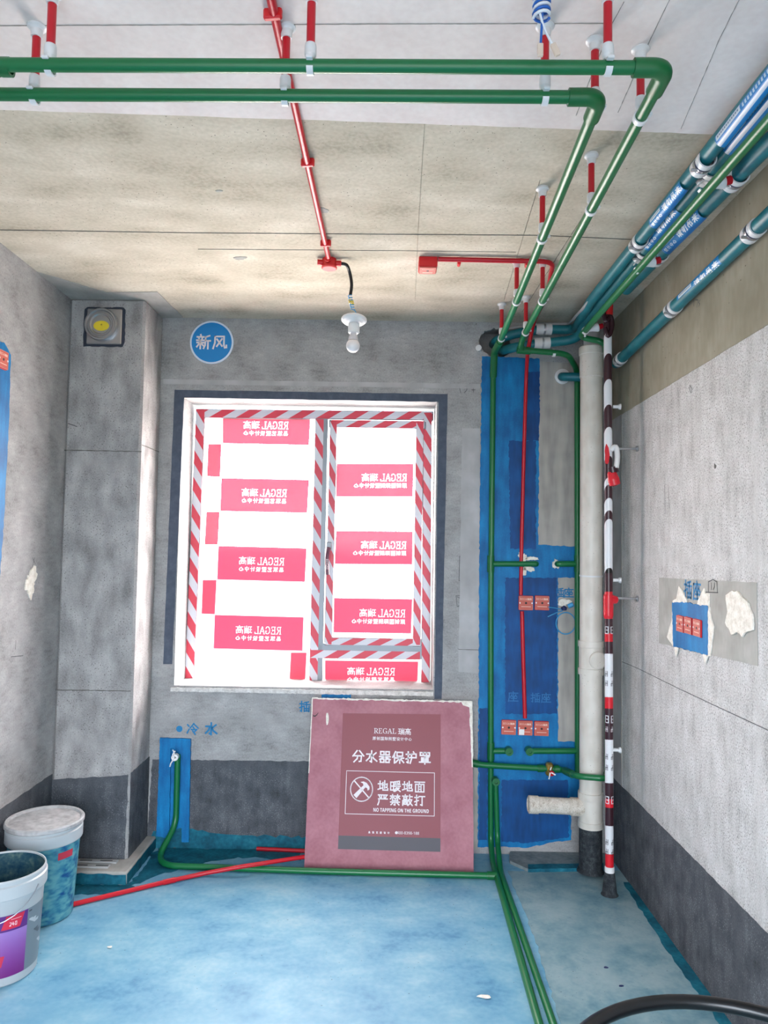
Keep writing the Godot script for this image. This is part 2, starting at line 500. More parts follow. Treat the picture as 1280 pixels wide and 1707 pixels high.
func ink(im: Image, text: String, at: Vector2, size: float, pitch: float, w: int, c: Color) -> void:
	for i in text.length():
		if text[i] == " ":
			continue
		for pts in glyph_lines(text[i]):
			for k in pts.size() - 1:
				ink_line(im, at + Vector2(i * pitch, 0) + pts[k] * size, at + Vector2(i * pitch, 0) + pts[k + 1] * size, w, c)

func srgb(r: int, g: int, b: int) -> Color:
	return Color(r / 255.0, g / 255.0, b / 255.0)

func make_materials() -> void:
	M.ceiling = surfaced(grain(1024, [[0.004, 5, 0.8, 1, 1], [0.008, 4, 1.0, 3, 1], [0.08, 3, 0.6, 1, 1]], [srgb(160, 151, 134), srgb(188, 179, 160), srgb(204, 195, 177), srgb(220, 212, 196)], 11, 0.003), 1.7, 0.9, 0.1)
	M.white_ceiling = surfaced(grain(512, [[0.01, 3, 1.0, 1, 1], [0.09, 3, 0.7, 1, 1]], [srgb(222, 210, 205), srgb(229, 219, 214), srgb(236, 227, 222)], 12), 1.3, 0.85, 0.04)
	M.wall = surfaced(grain(1024, [[0.006, 4, 1.0, 1, 1], [0.05, 3, 0.5, 3, 1], [0.12, 3, 0.6, 1, 1]], [srgb(128, 127, 126), srgb(154, 153, 152), srgb(168, 167, 166), srgb(186, 185, 183)], 21, 0.004, Color(0.3, 0.3, 0.3)), 1.5, 0.9, 0.06)
	M.column = surfaced(grain(1024, [[0.006, 4, 1.0, 1, 1], [0.012, 4, 1.0, 1, 3], [0.13, 3, 0.7, 1, 1]], [srgb(122, 120, 119), srgb(150, 148, 147), srgb(172, 170, 168), srgb(190, 188, 186)], 31, 0.018, Color(0.35, 0.34, 0.33)), 1.4, 0.92, 0.1)
	M.rough_plaster = surfaced(grain(1024, [[0.006, 4, 0.7, 1, 1], [0.02, 4, 0.6, 1, 4], [0.11, 4, 1.3, 1, 1]], [srgb(146, 144, 142), srgb(190, 188, 185), srgb(210, 208, 206), srgb(228, 227, 226)], 41, 0.03, Color(0.42, 0.41, 0.4)), 1.1, 0.92, 0.6)
	M.olive = surfaced(grain(512, [[0.01, 4, 1.0, 1, 1], [0.08, 3, 0.4, 1, 3]], [srgb(139, 133, 115), srgb(151, 145, 127), srgb(164, 158, 141)], 51, 0.0015, Color(0.35, 0.32, 0.26)), 1.6, 0.85, 0.03)
	M.dado = surfaced(grain(768, [[0.01, 4, 1.0, 1, 1], [0.03, 3, 0.6, 1, 5], [0.14, 3, 0.9, 1, 1]], [srgb(58, 60, 64), srgb(78, 81, 86), srgb(92, 95, 100), srgb(112, 115, 119)], 61, 0.02, Color(0.62, 0.63, 0.64), 0.14), 1.0, 0.8, 0.18)
	M.floor = surfaced(grain(1024, [[0.006, 5, 1.3, 1, 1], [0.02, 4, 0.8, 2, 1], [0.08, 3, 0.5, 1, 1]], [srgb(72, 132, 168), srgb(104, 160, 188), srgb(128, 176, 196), srgb(156, 190, 202)], 71, 0.0012, Color(0.2, 0.32, 0.4)), 2.6, 0.5, 0.05, 0.45)
	M.floor_grey = surfaced(grain(768, [[0.005, 4, 1.3, 1, 1], [0.02, 4, 0.8, 1, 1], [0.09, 3, 0.4, 1, 1]], [srgb(84, 124, 138), srgb(112, 146, 156), srgb(136, 162, 168), srgb(150, 172, 176)], 76, 0.001, Color(0.2, 0.28, 0.32)), 1.6, 0.55, 0.06, 0.4)
	M.membrane = surfaced(grain(768, [[0.006, 3, 1.0, 1, 1], [0.03, 3, 0.8, 1, 6], [0.1, 2, 0.3, 1, 1]], [srgb(0, 88, 142), srgb(2, 104, 162), srgb(4, 120, 178), srgb(8, 136, 196)], 81), 1.0, 0.55, 0.06, 0.4)
	M.membrane_dark = surfaced(grain(512, [[0.008, 3, 1.0, 1, 1], [0.05, 3, 0.7, 1, 5]], [srgb(0, 58, 112), srgb(0, 70, 130), srgb(2, 82, 146)], 86), 0.8, 0.55, 0.05, 0.4)
	M.teal_paint = surfaced(grain(512, [[0.01, 3, 1.0, 1, 1], [0.06, 3, 0.6, 1, 1]], [srgb(14, 74, 92), srgb(20, 98, 118), srgb(40, 124, 140)], 91), 0.8, 0.6, 0.05, 0.35)
	M.skim = surfaced(grain(512, [[0.012, 4, 1.0, 1, 1], [0.1, 3, 0.3, 1, 3]], [srgb(158, 156, 149), srgb(170, 168, 161), srgb(182, 180, 174)], 101), 1.1, 0.9, 0.02)
	M.skim_light = surfaced(grain(512, [[0.012, 4, 1.0, 1, 1], [0.02, 3, 0.7, 1, 6]], [srgb(164, 163, 163), srgb(176, 175, 175), srgb(188, 187, 188)], 106), 1.1, 0.9, 0.02)
	M.skim_drip = surfaced(grain(512, [[0.012, 3, 0.6, 1, 1], [0.03, 3, 1.0, 1, 8]], [srgb(150, 146, 140), srgb(168, 163, 156), srgb(182, 176, 167)], 108), 0.9, 0.9, 0.03)
	M.putty = surfaced(grain(512, [[0.03, 4, 1.0, 1, 1], [0.1, 3, 0.6, 1, 1]], [srgb(214, 206, 192), srgb(234, 228, 216), srgb(246, 242, 234)], 111), 0.5, 0.9, 0.2)
	M.sill = surfaced(grain(512, [[0.03, 4, 1.0, 1, 1], [0.1, 3, 0.6, 1, 1]], [srgb(188, 184, 180), srgb(212, 208, 204), srgb(230, 227, 224)], 116), 0.6, 0.9, 0.2)
	M.green = mat(srgb(16, 106, 58), 0.33)
	M.green_fitting = mat(srgb(14, 98, 50), 0.37)
	M.red = mat(srgb(192, 18, 36), 0.35)
	M.red_box = mat(srgb(214, 30, 34), 0.42)
	M.box_cover = mat(srgb(196, 92, 76), 0.5)
	M.cover_edge = mat(srgb(206, 128, 116), 0.5)
	M.cover_print = mat(srgb(235, 196, 178), 0.6)
	M.black = mat(srgb(18, 18, 20), 0.5)
	M.rubber = mat(srgb(16, 17, 19), 0.28)
	M.white = mat(srgb(232, 230, 228), 0.4)
	M.clip_white = mat(srgb(222, 222, 222), 0.35)
	M.teal = surfaced(grain(256, [[0.02, 3, 1.0, 1, 1], [0.15, 2, 0.4, 1, 1]], [srgb(14, 98, 110), srgb(18, 110, 120), srgb(26, 122, 130)], 121), 0.5, 0.42, 0.0, 0.5)
	M.pvc = surfaced(grain(512, [[0.01, 3, 1.0, 1, 1], [0.04, 3, 0.5, 1, 5]], [srgb(206, 198, 186), srgb(217, 210, 199), srgb(224, 218, 208)], 131, 0.002, Color(0.5, 0.46, 0.4)), 0.8, 0.38, 0.0, 0.5)
	M.pvc_dirty = surfaced(grain(512, [[0.02, 4, 1.0, 1, 1], [0.09, 3, 0.7, 1, 1]], [srgb(150, 136, 120), srgb(200, 190, 176), srgb(214, 206, 194), srgb(222, 214, 204)], 136, 0.03, Color(0.48, 0.42, 0.36)), 0.4, 0.7, 0.05)
	M.pvc_grey = mat(srgb(178, 178, 180), 0.45)
	M.coating = surfaced(grain(512, [[0.02, 4, 1.0, 1, 1], [0.12, 3, 0.8, 1, 1]], [srgb(30, 34, 38), srgb(52, 56, 60), srgb(84, 90, 92)], 141), 0.4, 0.8, 0.15)
	M.steel = mat(srgb(190, 192, 196), 0.28, 0.9)
	M.brass = mat(srgb(196, 158, 84), 0.3, 0.9)
	M.pink_board = surfaced(grain(512, [[0.01, 4, 1.0, 1, 1], [0.08, 3, 0.5, 1, 1]], [srgb(162, 104, 114), srgb(174, 116, 126), srgb(184, 128, 136)], 151), 0.9, 0.6, 0.02)
	M.poster = mat(srgb(136, 54, 64), 0.5)
	M.poster_dark = mat(srgb(68, 62, 70), 0.5)
	M.print = mat(srgb(236, 226, 228), 0.6)
	M.ink_blue = mat(srgb(30, 120, 170), 0.7)
	M.ink_faint = mat(srgb(40, 112, 170), 0.7)
	M.pencil = mat(srgb(84, 84, 86), 0.9)
	M.crack = mat(srgb(96, 94, 90), 0.95)
	M.crack_light = mat(srgb(150, 145, 138), 0.95)
	M.band = surfaced(grain(256, [[0.03, 3, 1.0, 1, 1], [0.1, 2, 0.4, 1, 1]], [srgb(78, 86, 100), srgb(84, 92, 106), srgb(92, 100, 114)], 156), 0.5, 0.8)
	M.alu = mat(srgb(128, 134, 140), 0.4, 0.4)
	M.wire_blue = mat(srgb(60, 150, 200), 0.4)
	M.cable_blue = mat(srgb(30, 96, 180), 0.4)
	M.cable_white = mat(srgb(226, 228, 232), 0.4)
	M.plug = mat(srgb(216, 196, 178), 0.25)
	M.yellow = mat(srgb(226, 202, 44), 0.5)
	M.bulb = mat(srgb(244, 240, 240), 0.3)
	M.bulb.backlight_enabled = true
	M.bulb.backlight = Color(0.4, 0.4, 0.4)

# ------------------------------------------------------------------ the room
func hole_wall(lo: Vector3, hi: Vector3, a: Vector2, b: Vector2, pocket := Rect2()) -> Mesh:
	var st := mb()
	box(st, lo, Vector3(a.x, hi.y, hi.z))
	if pocket.size.x > 0.0:                              # a rough pocket broken into the masonry right of the opening
		var p := pocket.position
		var q := pocket.end
		box(st, Vector3(b.x, lo.y, lo.z), Vector3(p.x, hi.y, hi.z))
		box(st, Vector3(q.x, lo.y, lo.z), hi)
		box(st, Vector3(p.x, lo.y, lo.z), Vector3(q.x, p.y, hi.z))
		box(st, Vector3(p.x, q.y, lo.z), Vector3(q.x, hi.y, hi.z))
		box(st, Vector3(p.x, p.y, lo.z), Vector3(q.x, q.y, hi.z - 0.2))
	else:
		box(st, Vector3(b.x, lo.y, lo.z), hi)
	box(st, Vector3(a.x, lo.y, lo.z), Vector3(b.x, a.y, hi.z))
	box(st, Vector3(a.x, b.y, lo.z), Vector3(b.x, hi.y, hi.z))
	return st.commit()

func build_room() -> void:
	# floor
	var fl := structure("floor", boxed(Vector3(LEFT - 0.2, -0.15, -0.3), Vector3(RIGHT + 0.2, 0, BACK_DEPTH + 0.2)), M.floor, "concrete floor brushed with pale blue waterproof paint", "floor")
	var fx := Transform3D(ON_FLOOR, Vector3.ZERO)
	patch("grey_paint_coat", ragged([Vector2(0.6354, -0.2090), Vector2(1.2156, -0.1848), Vector2(RIGHT, -0.5), Vector2(RIGHT, -4.0), Vector2(0.95, -4.0), Vector2(0.6218, -1.4135), Vector2(0.6443, -0.8350)], 0.006, 0.03, 5), 0.002, M.floor_grey, fl, fx)
	patch("teal_edge_coat", ragged([Vector2(RIGHT - 0.03, -0.32), Vector2(RIGHT - 0.045, -0.7), Vector2(RIGHT - 0.05, -1.1), Vector2(RIGHT - 0.035, -1.7), Vector2(RIGHT - 0.03, -2.6), Vector2(RIGHT, -2.6), Vector2(RIGHT, -0.32)], 0.006, 0.03, 6), 0.004, M.teal_paint, fl, fx)
	patch("teal_edge_coat", ragged([Vector2(-1.2, 0), Vector2(-0.42, 0), Vector2(-0.42, -0.13), Vector2(-0.75, -0.10), Vector2(-0.95, -0.21), Vector2(-1.1, -0.33), Vector2(-1.2, -0.46)], 0.014, 0.03, 7), 0.002, M.teal_paint, fl, fx)
	patch("teal_edge_coat", ragged([Vector2(LEFT, -0.44), Vector2(-1.2, -0.44), Vector2(-1.14, -0.50), Vector2(-1.3, -0.54), Vector2(LEFT, -0.57)], 0.012, 0.03, 8), 0.0025, M.teal_paint, fl, fx)
	# raised concrete ledge in the far right corner
	var lg := thing("concrete_ledge", "low grey concrete ledge under the drain stack in the corner", "ledge", Vector3(0.98, 0, 0.13))
	part("slab", slab(mb(), ragged([Vector2(0.6873, 0.0303), Vector2(0.6619, -0.1224), Vector2(0.7318, -0.2120), Vector2(1.1365, -0.1741), Vector2(1.2165, 0.0537)], 0.004, 0.02, 20), 0.016, fx).commit(), M.coating_pale, lg, Transform3D(Basis(), -lg.position))
	part("teal_edge_coat", slab(mb(), ragged([Vector2(0.7460, -0.1692), Vector2(0.7353, -0.2257), Vector2(1.1241, -0.1956), Vector2(1.1408, -0.1383)], 0.002, 0.02, 21), 0.019, fx).commit(), M.teal_paint, lg, Transform3D(Basis(), -lg.position))

	# ceiling
	var cl := structure("ceiling", boxed(Vector3(LEFT - 0.2, CEIL, -0.3), Vector3(RIGHT + 0.2, CEIL + 0.15, BACK_DEPTH + 0.2)), M.ceiling, "raw concrete ceiling with formwork joints, painted white near the viewer", "ceiling")
	var cx := Transform3D(ON_CEIL, Vector3(0, CEIL, 0))
	patch("white_paint_coat", ragged([Vector2(LEFT, 1.965), Vector2(-1.14, 1.945), Vector2(-0.0289, 1.9077), Vector2(0.9807, 1.8685), Vector2(RIGHT, 1.89), Vector2(RIGHT, BACK_DEPTH), Vector2(LEFT, BACK_DEPTH)], 0.0015, 0.05, 30), 0.004, M.white_ceiling, cl, cx)
	patch("skim_patch", ragged([Vector2(-1.6515, 0.6677), Vector2(-1.4248, 0.3966), Vector2(-1.1658, 0.4159), Vector2(-1.1471, 0.0177), Vector2(-1.2779, -0.0526), Vector2(-1.2738, 0.2595), Vector2(-1.6846, 0.2419)], 0.002, 0.05, 31), 0.003, M.skim, cl, cx)
	var cracks := [[[Vector2(-1.5846, 1.1147), Vector2(-0.7837, 1.1125), Vector2(0.5920, 1.1349), Vector2(1.1343, 1.0956)], 0.0022], [[Vector2(-0.8253, 0.9501), Vector2(0.1197, 0.9640), Vector2(0.5256, 0.9656)], 0.0009], [[Vector2(0.0913, 1.9166), Vector2(0.1027, 1.1855), Vector2(0.1229, 0.3469)], 0.0005], [[Vector2(0.7239, 1.5802), Vector2(0.6938, 0.1832)], 0.0007], [[Vector2(0.5012, 1.5742), Vector2(0.5698, 0.3659)], 0.0005]]
	for i in cracks.size():
		var ps: Array = cracks[i][0]
		var top := []
		var low := []
		for k in ps.size():
			var d: Vector2 = (ps[mini(k + 1, ps.size() - 1)] - ps[maxi(k - 1, 0)]).normalized().orthogonal() * cracks[i][1]
			top.append(ps[k] + d)
			low.push_front(ps[k] - d)
		patch("formwork_joint", ragged(top + low, 0.0008, 0.02, 40 + i), 0.0015, M.crack, cl, cx)
	var seams := [[Vector2(-0.9644, 2.2956), Vector2(-0.0273, 2.3183), Vector2(0.5021, 2.3296)], [Vector2(0.5227, 2.3992), Vector2(0.5159, 2.3218), Vector2(0.5261, 1.9563)], [Vector2(0.6234, 2.4156), Vector2(0.6261, 2.2825), Vector2(0.6419, 1.9735)], [Vector2(0.7793, 2.4217), Vector2(0.7932, 2.2855), Vector2(0.8524, 1.8971)]]
	for i in seams.size():
		var top := []
		var low := []
		for k in seams[i].size():
			var d: Vector2 = (seams[i][mini(k + 1, 2)] - seams[i][maxi(k - 1, 0)]).normalized().orthogonal() * (0.0008 if i < 3 else 0.0006)
			top.append(seams[i][k] + d)
			low.push_front(seams[i][k] - d)
		patch("board_joint", ragged(top + low, 0.0006, 0.012, 50 + i), 0.0012, M.crack_light, cl, cx, 0.004)
	for s in [[Vector2(-0.6644, 0.8586), 0.028, 0.017, 60], [Vector2(-0.2650, 1.3286), 0.026, 0.02, 61], [Vector2(-0.6181, 1.4668), 0.012, 0.007, 62]]:
		patch("chipped_spot", blob(s[0], s[1], s[2], s[3], 0.3, 24), 0.002, M.skim, cl, cx)

	# wall with the window
	var wa := Vector2(-1.140, 0.862)
	var wb := Vector2(0.262, 2.437)
	var wl := structure("wall_back", hole_wall(Vector3(LEFT - 0.2, 0, -0.27), Vector3(RIGHT + 0.2, CEIL, 0), wa, wb, Rect2(Vector2(0.5822, 2.7630) - Vector2(0.11, 0.11), Vector2(0.22, 0.22))), M.wall, "grey plastered wall holding the taped window and a blue pipe chase", "wall")
	var bx := Transform3D(ON_BACK, Vector3.ZERO)
	patch("skim_band", [Vector2(-1.2512, 2.5342), Vector2(0.4982, 2.5339), Vector2(0.4984, 2.5072), Vector2(-1.2504, 2.5074)], 0.0012, M.skim_light, wl, bx)
	var outer := [Vector2(-1.2026, 0.9745), Vector2(-1.1863, 2.4750), Vector2(0.3203, 2.4744), Vector2(0.3073, 0.8135), Vector2(0.2685, 0.8129), Vector2(0.2712, 2.4303), Vector2(-1.1320, 2.4323), Vector2(-1.1538, 0.9753)]
	patch("dark_paint_band", ragged(outer, 0.0012, 0.05, 70), 0.0025, M.band, wl, bx)
	patch("dado_coat", ragged([Vector2(-1.262, 0), Vector2(0.1, 0), Vector2(0.1, 0.472), Vector2(-0.4499, 0.4689), Vector2(-1.2449, 0.4648)], 0.0025, 0.02, 71), 0.002, M.dado, wl, bx)
	patch("teal_edge_coat", ragged([Vector2(-1.262, 0), Vector2(-0.3, 0), Vector2(-0.3, 0.07), Vector2(-0.7627, 0.0745), Vector2(-1.0854, 0.1067), Vector2(-1.2265, 0.0884)], 0.008, 0.03, 72), 0.004, M.teal_paint, wl, bx)
	patch("skim_patch", ragged([Vector2(0.4016, 2.2859), Vector2(0.5005, 2.2874), Vector2(0.5066, 0.9548), Vector2(0.3964, 0.9594)], 0.002, 0.05, 73), 0.0014, M.skim_light, wl, bx)
	patch("skim_patch", ragged([Vector2(0.8246, 2.6660), Vector2(1.0463, 2.6559), Vector2(1.0473, 2.2958), Vector2(1.0490, 1.6373), Vector2(0.8237, 1.6337)], 0.002, 0.05, 74), 0.0012, M.skim_drip, wl, bx)
	patch("skim_patch", ragged([Vector2(0.9223, 1.4853), Vector2(1.0494, 1.4874), Vector2(1.0518, 0.5869), Vector2(0.9262, 0.5847)], 0.002, 0.05, 75), 0.0012, M.skim_drip, wl, bx)
	# the pipe chase, brushed blue, and its darker second coat
	patch("blue_membrane_coat", ragged([Vector2(0.5066, 2.6880), Vector2(0.8246, 2.6794), Vector2(0.8236, 1.6533), Vector2(1.0360, 1.6469), Vector2(1.0397, 1.4775), Vector2(0.9321, 1.4757), Vector2(0.9358, 0.5976), Vector2(1.0518, 0.5996), Vector2(1.0463, 0.2700), Vector2(1.0078, 0.2631), Vector2(1.0084, 0.0806), Vector2(0.9060, 0.0662), Vector2(0.7781, 0.0357), Vector2(0.6307, 0.0394), Vector2(0.5090, 0.0341), Vector2(0.5073, 0.5457), Vector2(0.5030, 1.6743)], 0.003, 0.015, 76), 0.003, M.membrane, wl, bx)
	for p in [[[Vector2(0.6592, 2.2201), Vector2(0.8073, 2.2224), Vector2(0.8107, 1.6302), Vector2(0.6702, 1.6280)], 77], [[Vector2(0.6452, 1.4711), Vector2(0.9256, 1.4756), Vector2(0.9287, 0.7441), Vector2(0.6509, 0.7394)], 78], [[Vector2(0.8283, 2.6057), Vector2(0.7621, 2.6047), Vector2(0.7514, 2.2216), Vector2(0.8238, 2.2227)], 79], [[Vector2(0.6343, 0.3893), Vector2(0.9881, 0.3954), Vector2(0.9955, 0.0960), Vector2(0.7779, 0.0608), Vector2(0.6369, 0.0646)], 80], [[Vector2(0.5117, 0.7690), Vector2(0.5569, 0.7698), Vector2(0.5599, 0.0727), Vector2(0.5151, 0.0719)], 81]]:
		patch("second_coat", ragged(p[0], 0.004, 0.012, p[1]), 0.001, M.membrane_dark, wl, bx, 0.003)
	patch("bare_strip", ragged([Vector2(0.5109, 0.5077), Vector2(0.4851, 0.5072), Vector2(0.4835, 0.0242), Vector2(0.5123, 0.0247)], 0.002, 0.02, 82), 0.0016, M.skim, wl, bx)
	# broken plaster lip between the pocket's square sides and its ragged mouth
	var mouth := blob(Vector2(0.5822, 2.7630), 0.082, 0.088, 83, 0.14, 48)
	var lip := mb()
	var mid := Vector2(0.5822, 2.7630)
	var rim := []
	for v in mouth:
		var o: Vector2 = v - mid
		rim.append(mid + o / maxf(absf(o.x), absf(o.y)) * 0.112)
	for k in mouth.size():
		var m: int = (k + 1) % mouth.size()
		var q := [mouth[k], mouth[m], rim[m], rim[k]]
		quad(lip, Vector3(q[0].x, q[0].y, 0.0012), Vector3(q[1].x, q[1].y, 0.0012), Vector3(q[2].x, q[2].y, 0.0012), Vector3(q[3].x, q[3].y, 0.0012), Vector3(0, 0, 1))
		var o: Vector2 = mid - mouth[k]
		quad(lip, Vector3(q[0].x, q[0].y, 0.0012), Vector3(q[1].x, q[1].y, 0.0012), Vector3(q[1].x, q[1].y, -0.03), Vector3(q[0].x, q[0].y, -0.03), Vector3(o.x, o.y, 0).normalized())
	part("broken_plaster_lip", lip.commit(), M.wall, wl)
	# cold-water strip, stencils and pencil notes
	patch("blue_membrane_coat", ragged([Vector2(-1.2034, 0.5834), Vector2(-1.0381, 0.5798), Vector2(-1.0319, 0.0383), Vector2(-1.0704, 0.0377), Vector2(-1.0852, 0.5312), Vector2(-1.1434, 0.5302), Vector2(-1.1385, 0.0553), Vector2(-1.2065, 0.0667)], 0.0015, 0.012, 84), 0.016, M.membrane, wl, bx)
	patch("blue_membrane_coat", [Vector2(-1.1634, 0.5490), Vector2(-1.0728, 0.5505), Vector2(-1.0580, 0.0505), Vector2(-1.1546, 0.0551)], 0.0025, M.membrane, wl, bx)
	patch("blue_membrane_coat", ragged([Vector2(-0.3410, 0.8282), Vector2(-0.1821, 0.8309), Vector2(-0.1810, 0.7701), Vector2(-0.3397, 0.7674)], 0.003, 0.012, 86), 0.002, M.membrane, wl, bx)
	var st := mb()
	write(st, "冷", Vector2(-1.0331, 0.6310), 0.062, 0.1, 0.0075, bx, 0.0015)
	write(st, "水", Vector2(-0.9327, 0.6327), 0.066, 0.1, 0.0095, bx, 0.0015)
	write(st, "插", Vector2(-0.4303, 0.7595), 0.058, 0.1, 0.0072, bx, 0.0015)
	slab(st, blob(Vector2(-1.1043, 0.6297), 0.017, 0.017, 87, 0.03, 20), 0.0015, bx)
	part("stencil", st.commit(), M.ink_blue, wl)
	st = mb()
	write(st, "座", Vector2(0.6923, 0.8328), 0.055, 0.08, 0.005, bx, 0.0046)
	write(st, "插座", Vector2(0.8411, 0.8289), 0.052, 0.056, 0.005, bx, 0.0046)
	part("stencil", st.commit(), M.ink_faint, wl)
	st = mb()
	write(st, "插座", Vector2(0.9650, 1.3950), 0.052, 0.05, 0.0065, bx, 0.0026)
	part("stencil", st.commit(), M.ink_blue, wl)
	pencil([[Vector2(0.3826, 2.5188), Vector2(0.3929, 2.4822)], [Vector2(0.4124, 2.5192), Vector2(0.4256, 2.5194), Vector2(0.4258, 2.4994), Vector2(0.4127, 2.4825)], [Vector2(0.4522, 2.4998), Vector2(0.4720, 2.5001)], [Vector2(0.4620, 2.5133), Vector2(0.4623, 2.4866)], [Vector2(0.3961, 1.5844), Vector2(0.4908, 1.5859)], [Vector2(0.3961, 1.5844), Vector2(0.3942, 1.4508)], [Vector2(0.3942, 1.4508), Vector2(0.4889, 1.4490)], [Vector2(0.4358, 1.5361), Vector2(0.4554, 1.5364), Vector2(0.4557, 1.5071), Vector2(0.4361, 1.5068), Vector2(0.4358, 1.5361)], [Vector2(0.3788, 1.3693), Vector2(0.4896, 1.3711), Vector2(0.4902, 1.3127), Vector2(0.3860, 1.3110), Vector2(0.3788, 1.3693)], [Vector2(0.3854, 1.3629), Vector2(0.4902, 1.3159)], [Vector2(0.3925, 1.3143), Vector2(0.4831, 1.3677)], [Vector2(0.4310, 1.3701), Vector2(0.4316, 1.3117)]], 0.0026, M.pencil, wl, bx)
	patch("plaster_joint", ragged([Vector2(0.3950, 1.0816), Vector2(0.5119, 1.0803), Vector2(0.5120, 1.0771), Vector2(0.3951, 1.0784)], 0.0006, 0.02, 88), 0.0016, M.crack, wl, bx)
	for s in [[Vector2(0.9652, 1.3431), 0.035, 0.02, 90], [Vector2(0.7391, 1.5834), 0.022, 0.026, 91], [Vector2(0.7848, 1.5776), 0.03, 0.012, 92], [Vector2(0.7689, 1.5219), 0.03, 0.016, 93], [Vector2(0.7461, 1.5053), 0.014, 0.02, 94], [Vector2(0.9188, 1.5504), 0.016, 0.03, 95]]:
		patch("putty_dab", blob(s[0], s[1], s[2], s[3], 0.4, 22), 0.014, M.putty, wl, bx)

	# left wall and the pier beside the window
	var lw := structure("wall_left", boxed(Vector3(LEFT - 0.2, 0, 0), Vector3(LEFT, CEIL, BACK_DEPTH)), M.wall, "grey plastered wall along the left edge", "wall")
	var lx := Transform3D(ON_LEFT, Vector3(LEFT, 0, 0))
	patch("dado_coat", ragged([Vector2(-0.3, 0), Vector2(-BACK_DEPTH, 0), Vector2(-BACK_DEPTH, 0.47), Vector2(-0.3, 0.47)], 0.003, 0.04, 100), 0.002, M.dado, lw, lx)
	patch("blue_membrane_coat", ragged([Vector2(-1.2185, 2.4135), Vector2(-0.9277, 2.4701), Vector2(-0.8693, 2.4312), Vector2(-0.8615, 2.1489), Vector2(-0.8679, 1.7320), Vector2(-0.8844, 1.4500), Vector2(-1.1413, 1.4262)], 0.003, 0.02, 101), 0.003, M.membrane, lw, lx)
	patch("putty_dab", blob(Vector2(-0.6083, 1.4351), 0.05, 0.06, 102, 0.5, 26), 0.006, M.putty, lw, lx)
	pencil([[Vector2(-0.5771, 1.5484), Vector2(-0.5963, 1.4985)], [Vector2(-0.5946, 1.5486), Vector2(-0.5688, 1.5202)], [Vector2(-0.7201, 1.1814), Vector2(-0.7224, 1.1445)], [Vector2(-0.7568, 1.1150), Vector2(-0.6486, 1.1048)]], 0.003, M.pencil, lw, lx)
	var pier := structure("wall_pier", box(mb(), Vector3(LEFT, 0.0, 0), Vector3(-1.262, CEIL, 0.3), 0.012).commit(), M.column, "rough concrete pier in the left corner beside the window", "pier")
	var px := Transform3D(ON_BACK, Vector3(0, 0, 0.3))
	patch("dado_coat", ragged([Vector2(LEFT, 0.06), Vector2(-1.274, 0.06), Vector2(-1.2694, 0.4719), Vector2(-1.6784, 0.4414)], 0.0025, 0.02, 103), 0.002, M.dado, pier, px)
	var sx := Transform3D(ON_LEFT, Vector3(-1.262, 0, 0))
	patch("dado_coat", ragged([Vector2(-0.29, 0.06), Vector2(0, 0.06), Vector2(0, 0.48), Vector2(-0.29, 0.48)], 0.0025, 0.02, 104), 0.002, M.dado, pier, sx)
	for p in [[Vector2(-1.6911, 2.0934), Vector2(-1.2565, 2.0910)], [Vector2(-1.6747, 0.8847), Vector2(-1.2713, 0.8856)]]:
		patch("plaster_joint", ragged([p[0] + Vector2(0, 0.002), p[1] + Vector2(0, 0.002), p[1] - Vector2(0, 0.002), p[0] - Vector2(0, 0.002)], 0.0012, 0.02, 105), 0.0016, M.crack, pier, px)
	patch("plaster_joint", ragged([Vector2(-0.28, 2.126), Vector2(-0.005, 2.128), Vector2(-0.005, 2.132), Vector2(-0.28, 2.13)], 0.001, 0.02, 106), 0.0016, M.crack, pier, sx)
	pencil([[Vector2(-1.6350, 2.2297), Vector2(-1.5915, 2.2150)]], 0.004, M.pencil, pier, px)
	# kerb around the pier with two metal strips on it
	var kb := structure("trim_1", box(mb(), Vector3(LEFT, 0, 0), Vector3(-1.212, 0.062, 0.445), 0.006).commit(), M.skim, "low concrete kerb around the foot of the pier", "kerb")
	part("teal_edge_coat", slab(mb(), ragged([Vector2(LEFT, 0.002), Vector2(-1.214, 0.002), Vector2(-1.216, 0.05), Vector2(LEFT, 0.055)], 0.004, 0.03, 107), 0.0015, Transform3D(ON_BACK, Vector3(0, 0, 0.445))).commit(), M.teal_paint, kb)
	part("teal_edge_coat", slab(mb(), ragged([Vector2(-0.444, 0.002), Vector2(0, 0.002), Vector2(0, 0.05), Vector2(-0.444, 0.052)], 0.004, 0.03, 108), 0.0015, Transform3D(ON_LEFT, Vector3(-1.212, 0, 0))).commit(), M.teal_paint, kb)
	for k in 2:
		var z := 0.34 + 0.055 * k
		var s := thing("metal_strip", ["flat metal strip lying against the foot of the pier", "flat metal strip lying on the kerb, nearer its front edge"][k], "strip", Vector3(-1.45, 0.062, z), "metal strips on the kerb")
		part("bar", box(mb(), Vector3(-0.17, 0, -0.017), Vector3(0.155 - 0.02 * k, 0.008, 0.017), 0.002).commit(), M.strip_metal, s)
		for j in 3:
			part("slot", boxed(Vector3(-0.13 + 0.1 * j, 0.0075, -0.004), Vector3(-0.07 + 0.1 * j, 0.0085, 0.004)), M.black, s)

	# right wall
	var rw := structure("wall_right", boxed(Vector3(RIGHT, 0, -0.0), Vector3(RIGHT + 0.2, CEIL, BACK_DEPTH)), M.rough_plaster, "rough pale plaster wall on the right with an olive skim band above", "wall")
	var rx := Transform3D(ON_RIGHT, Vector3(RIGHT, 0, 0))
	patch("olive_skim_coat", ragged([Vector2(0, 2.335), Vector2(BACK_DEPTH, 2.41), Vector2(BACK_DEPTH, CEIL - 0.001), Vector2(0, CEIL - 0.001)], 0.0012, 0.05, 110), 0.003, M.olive, rw, rx)
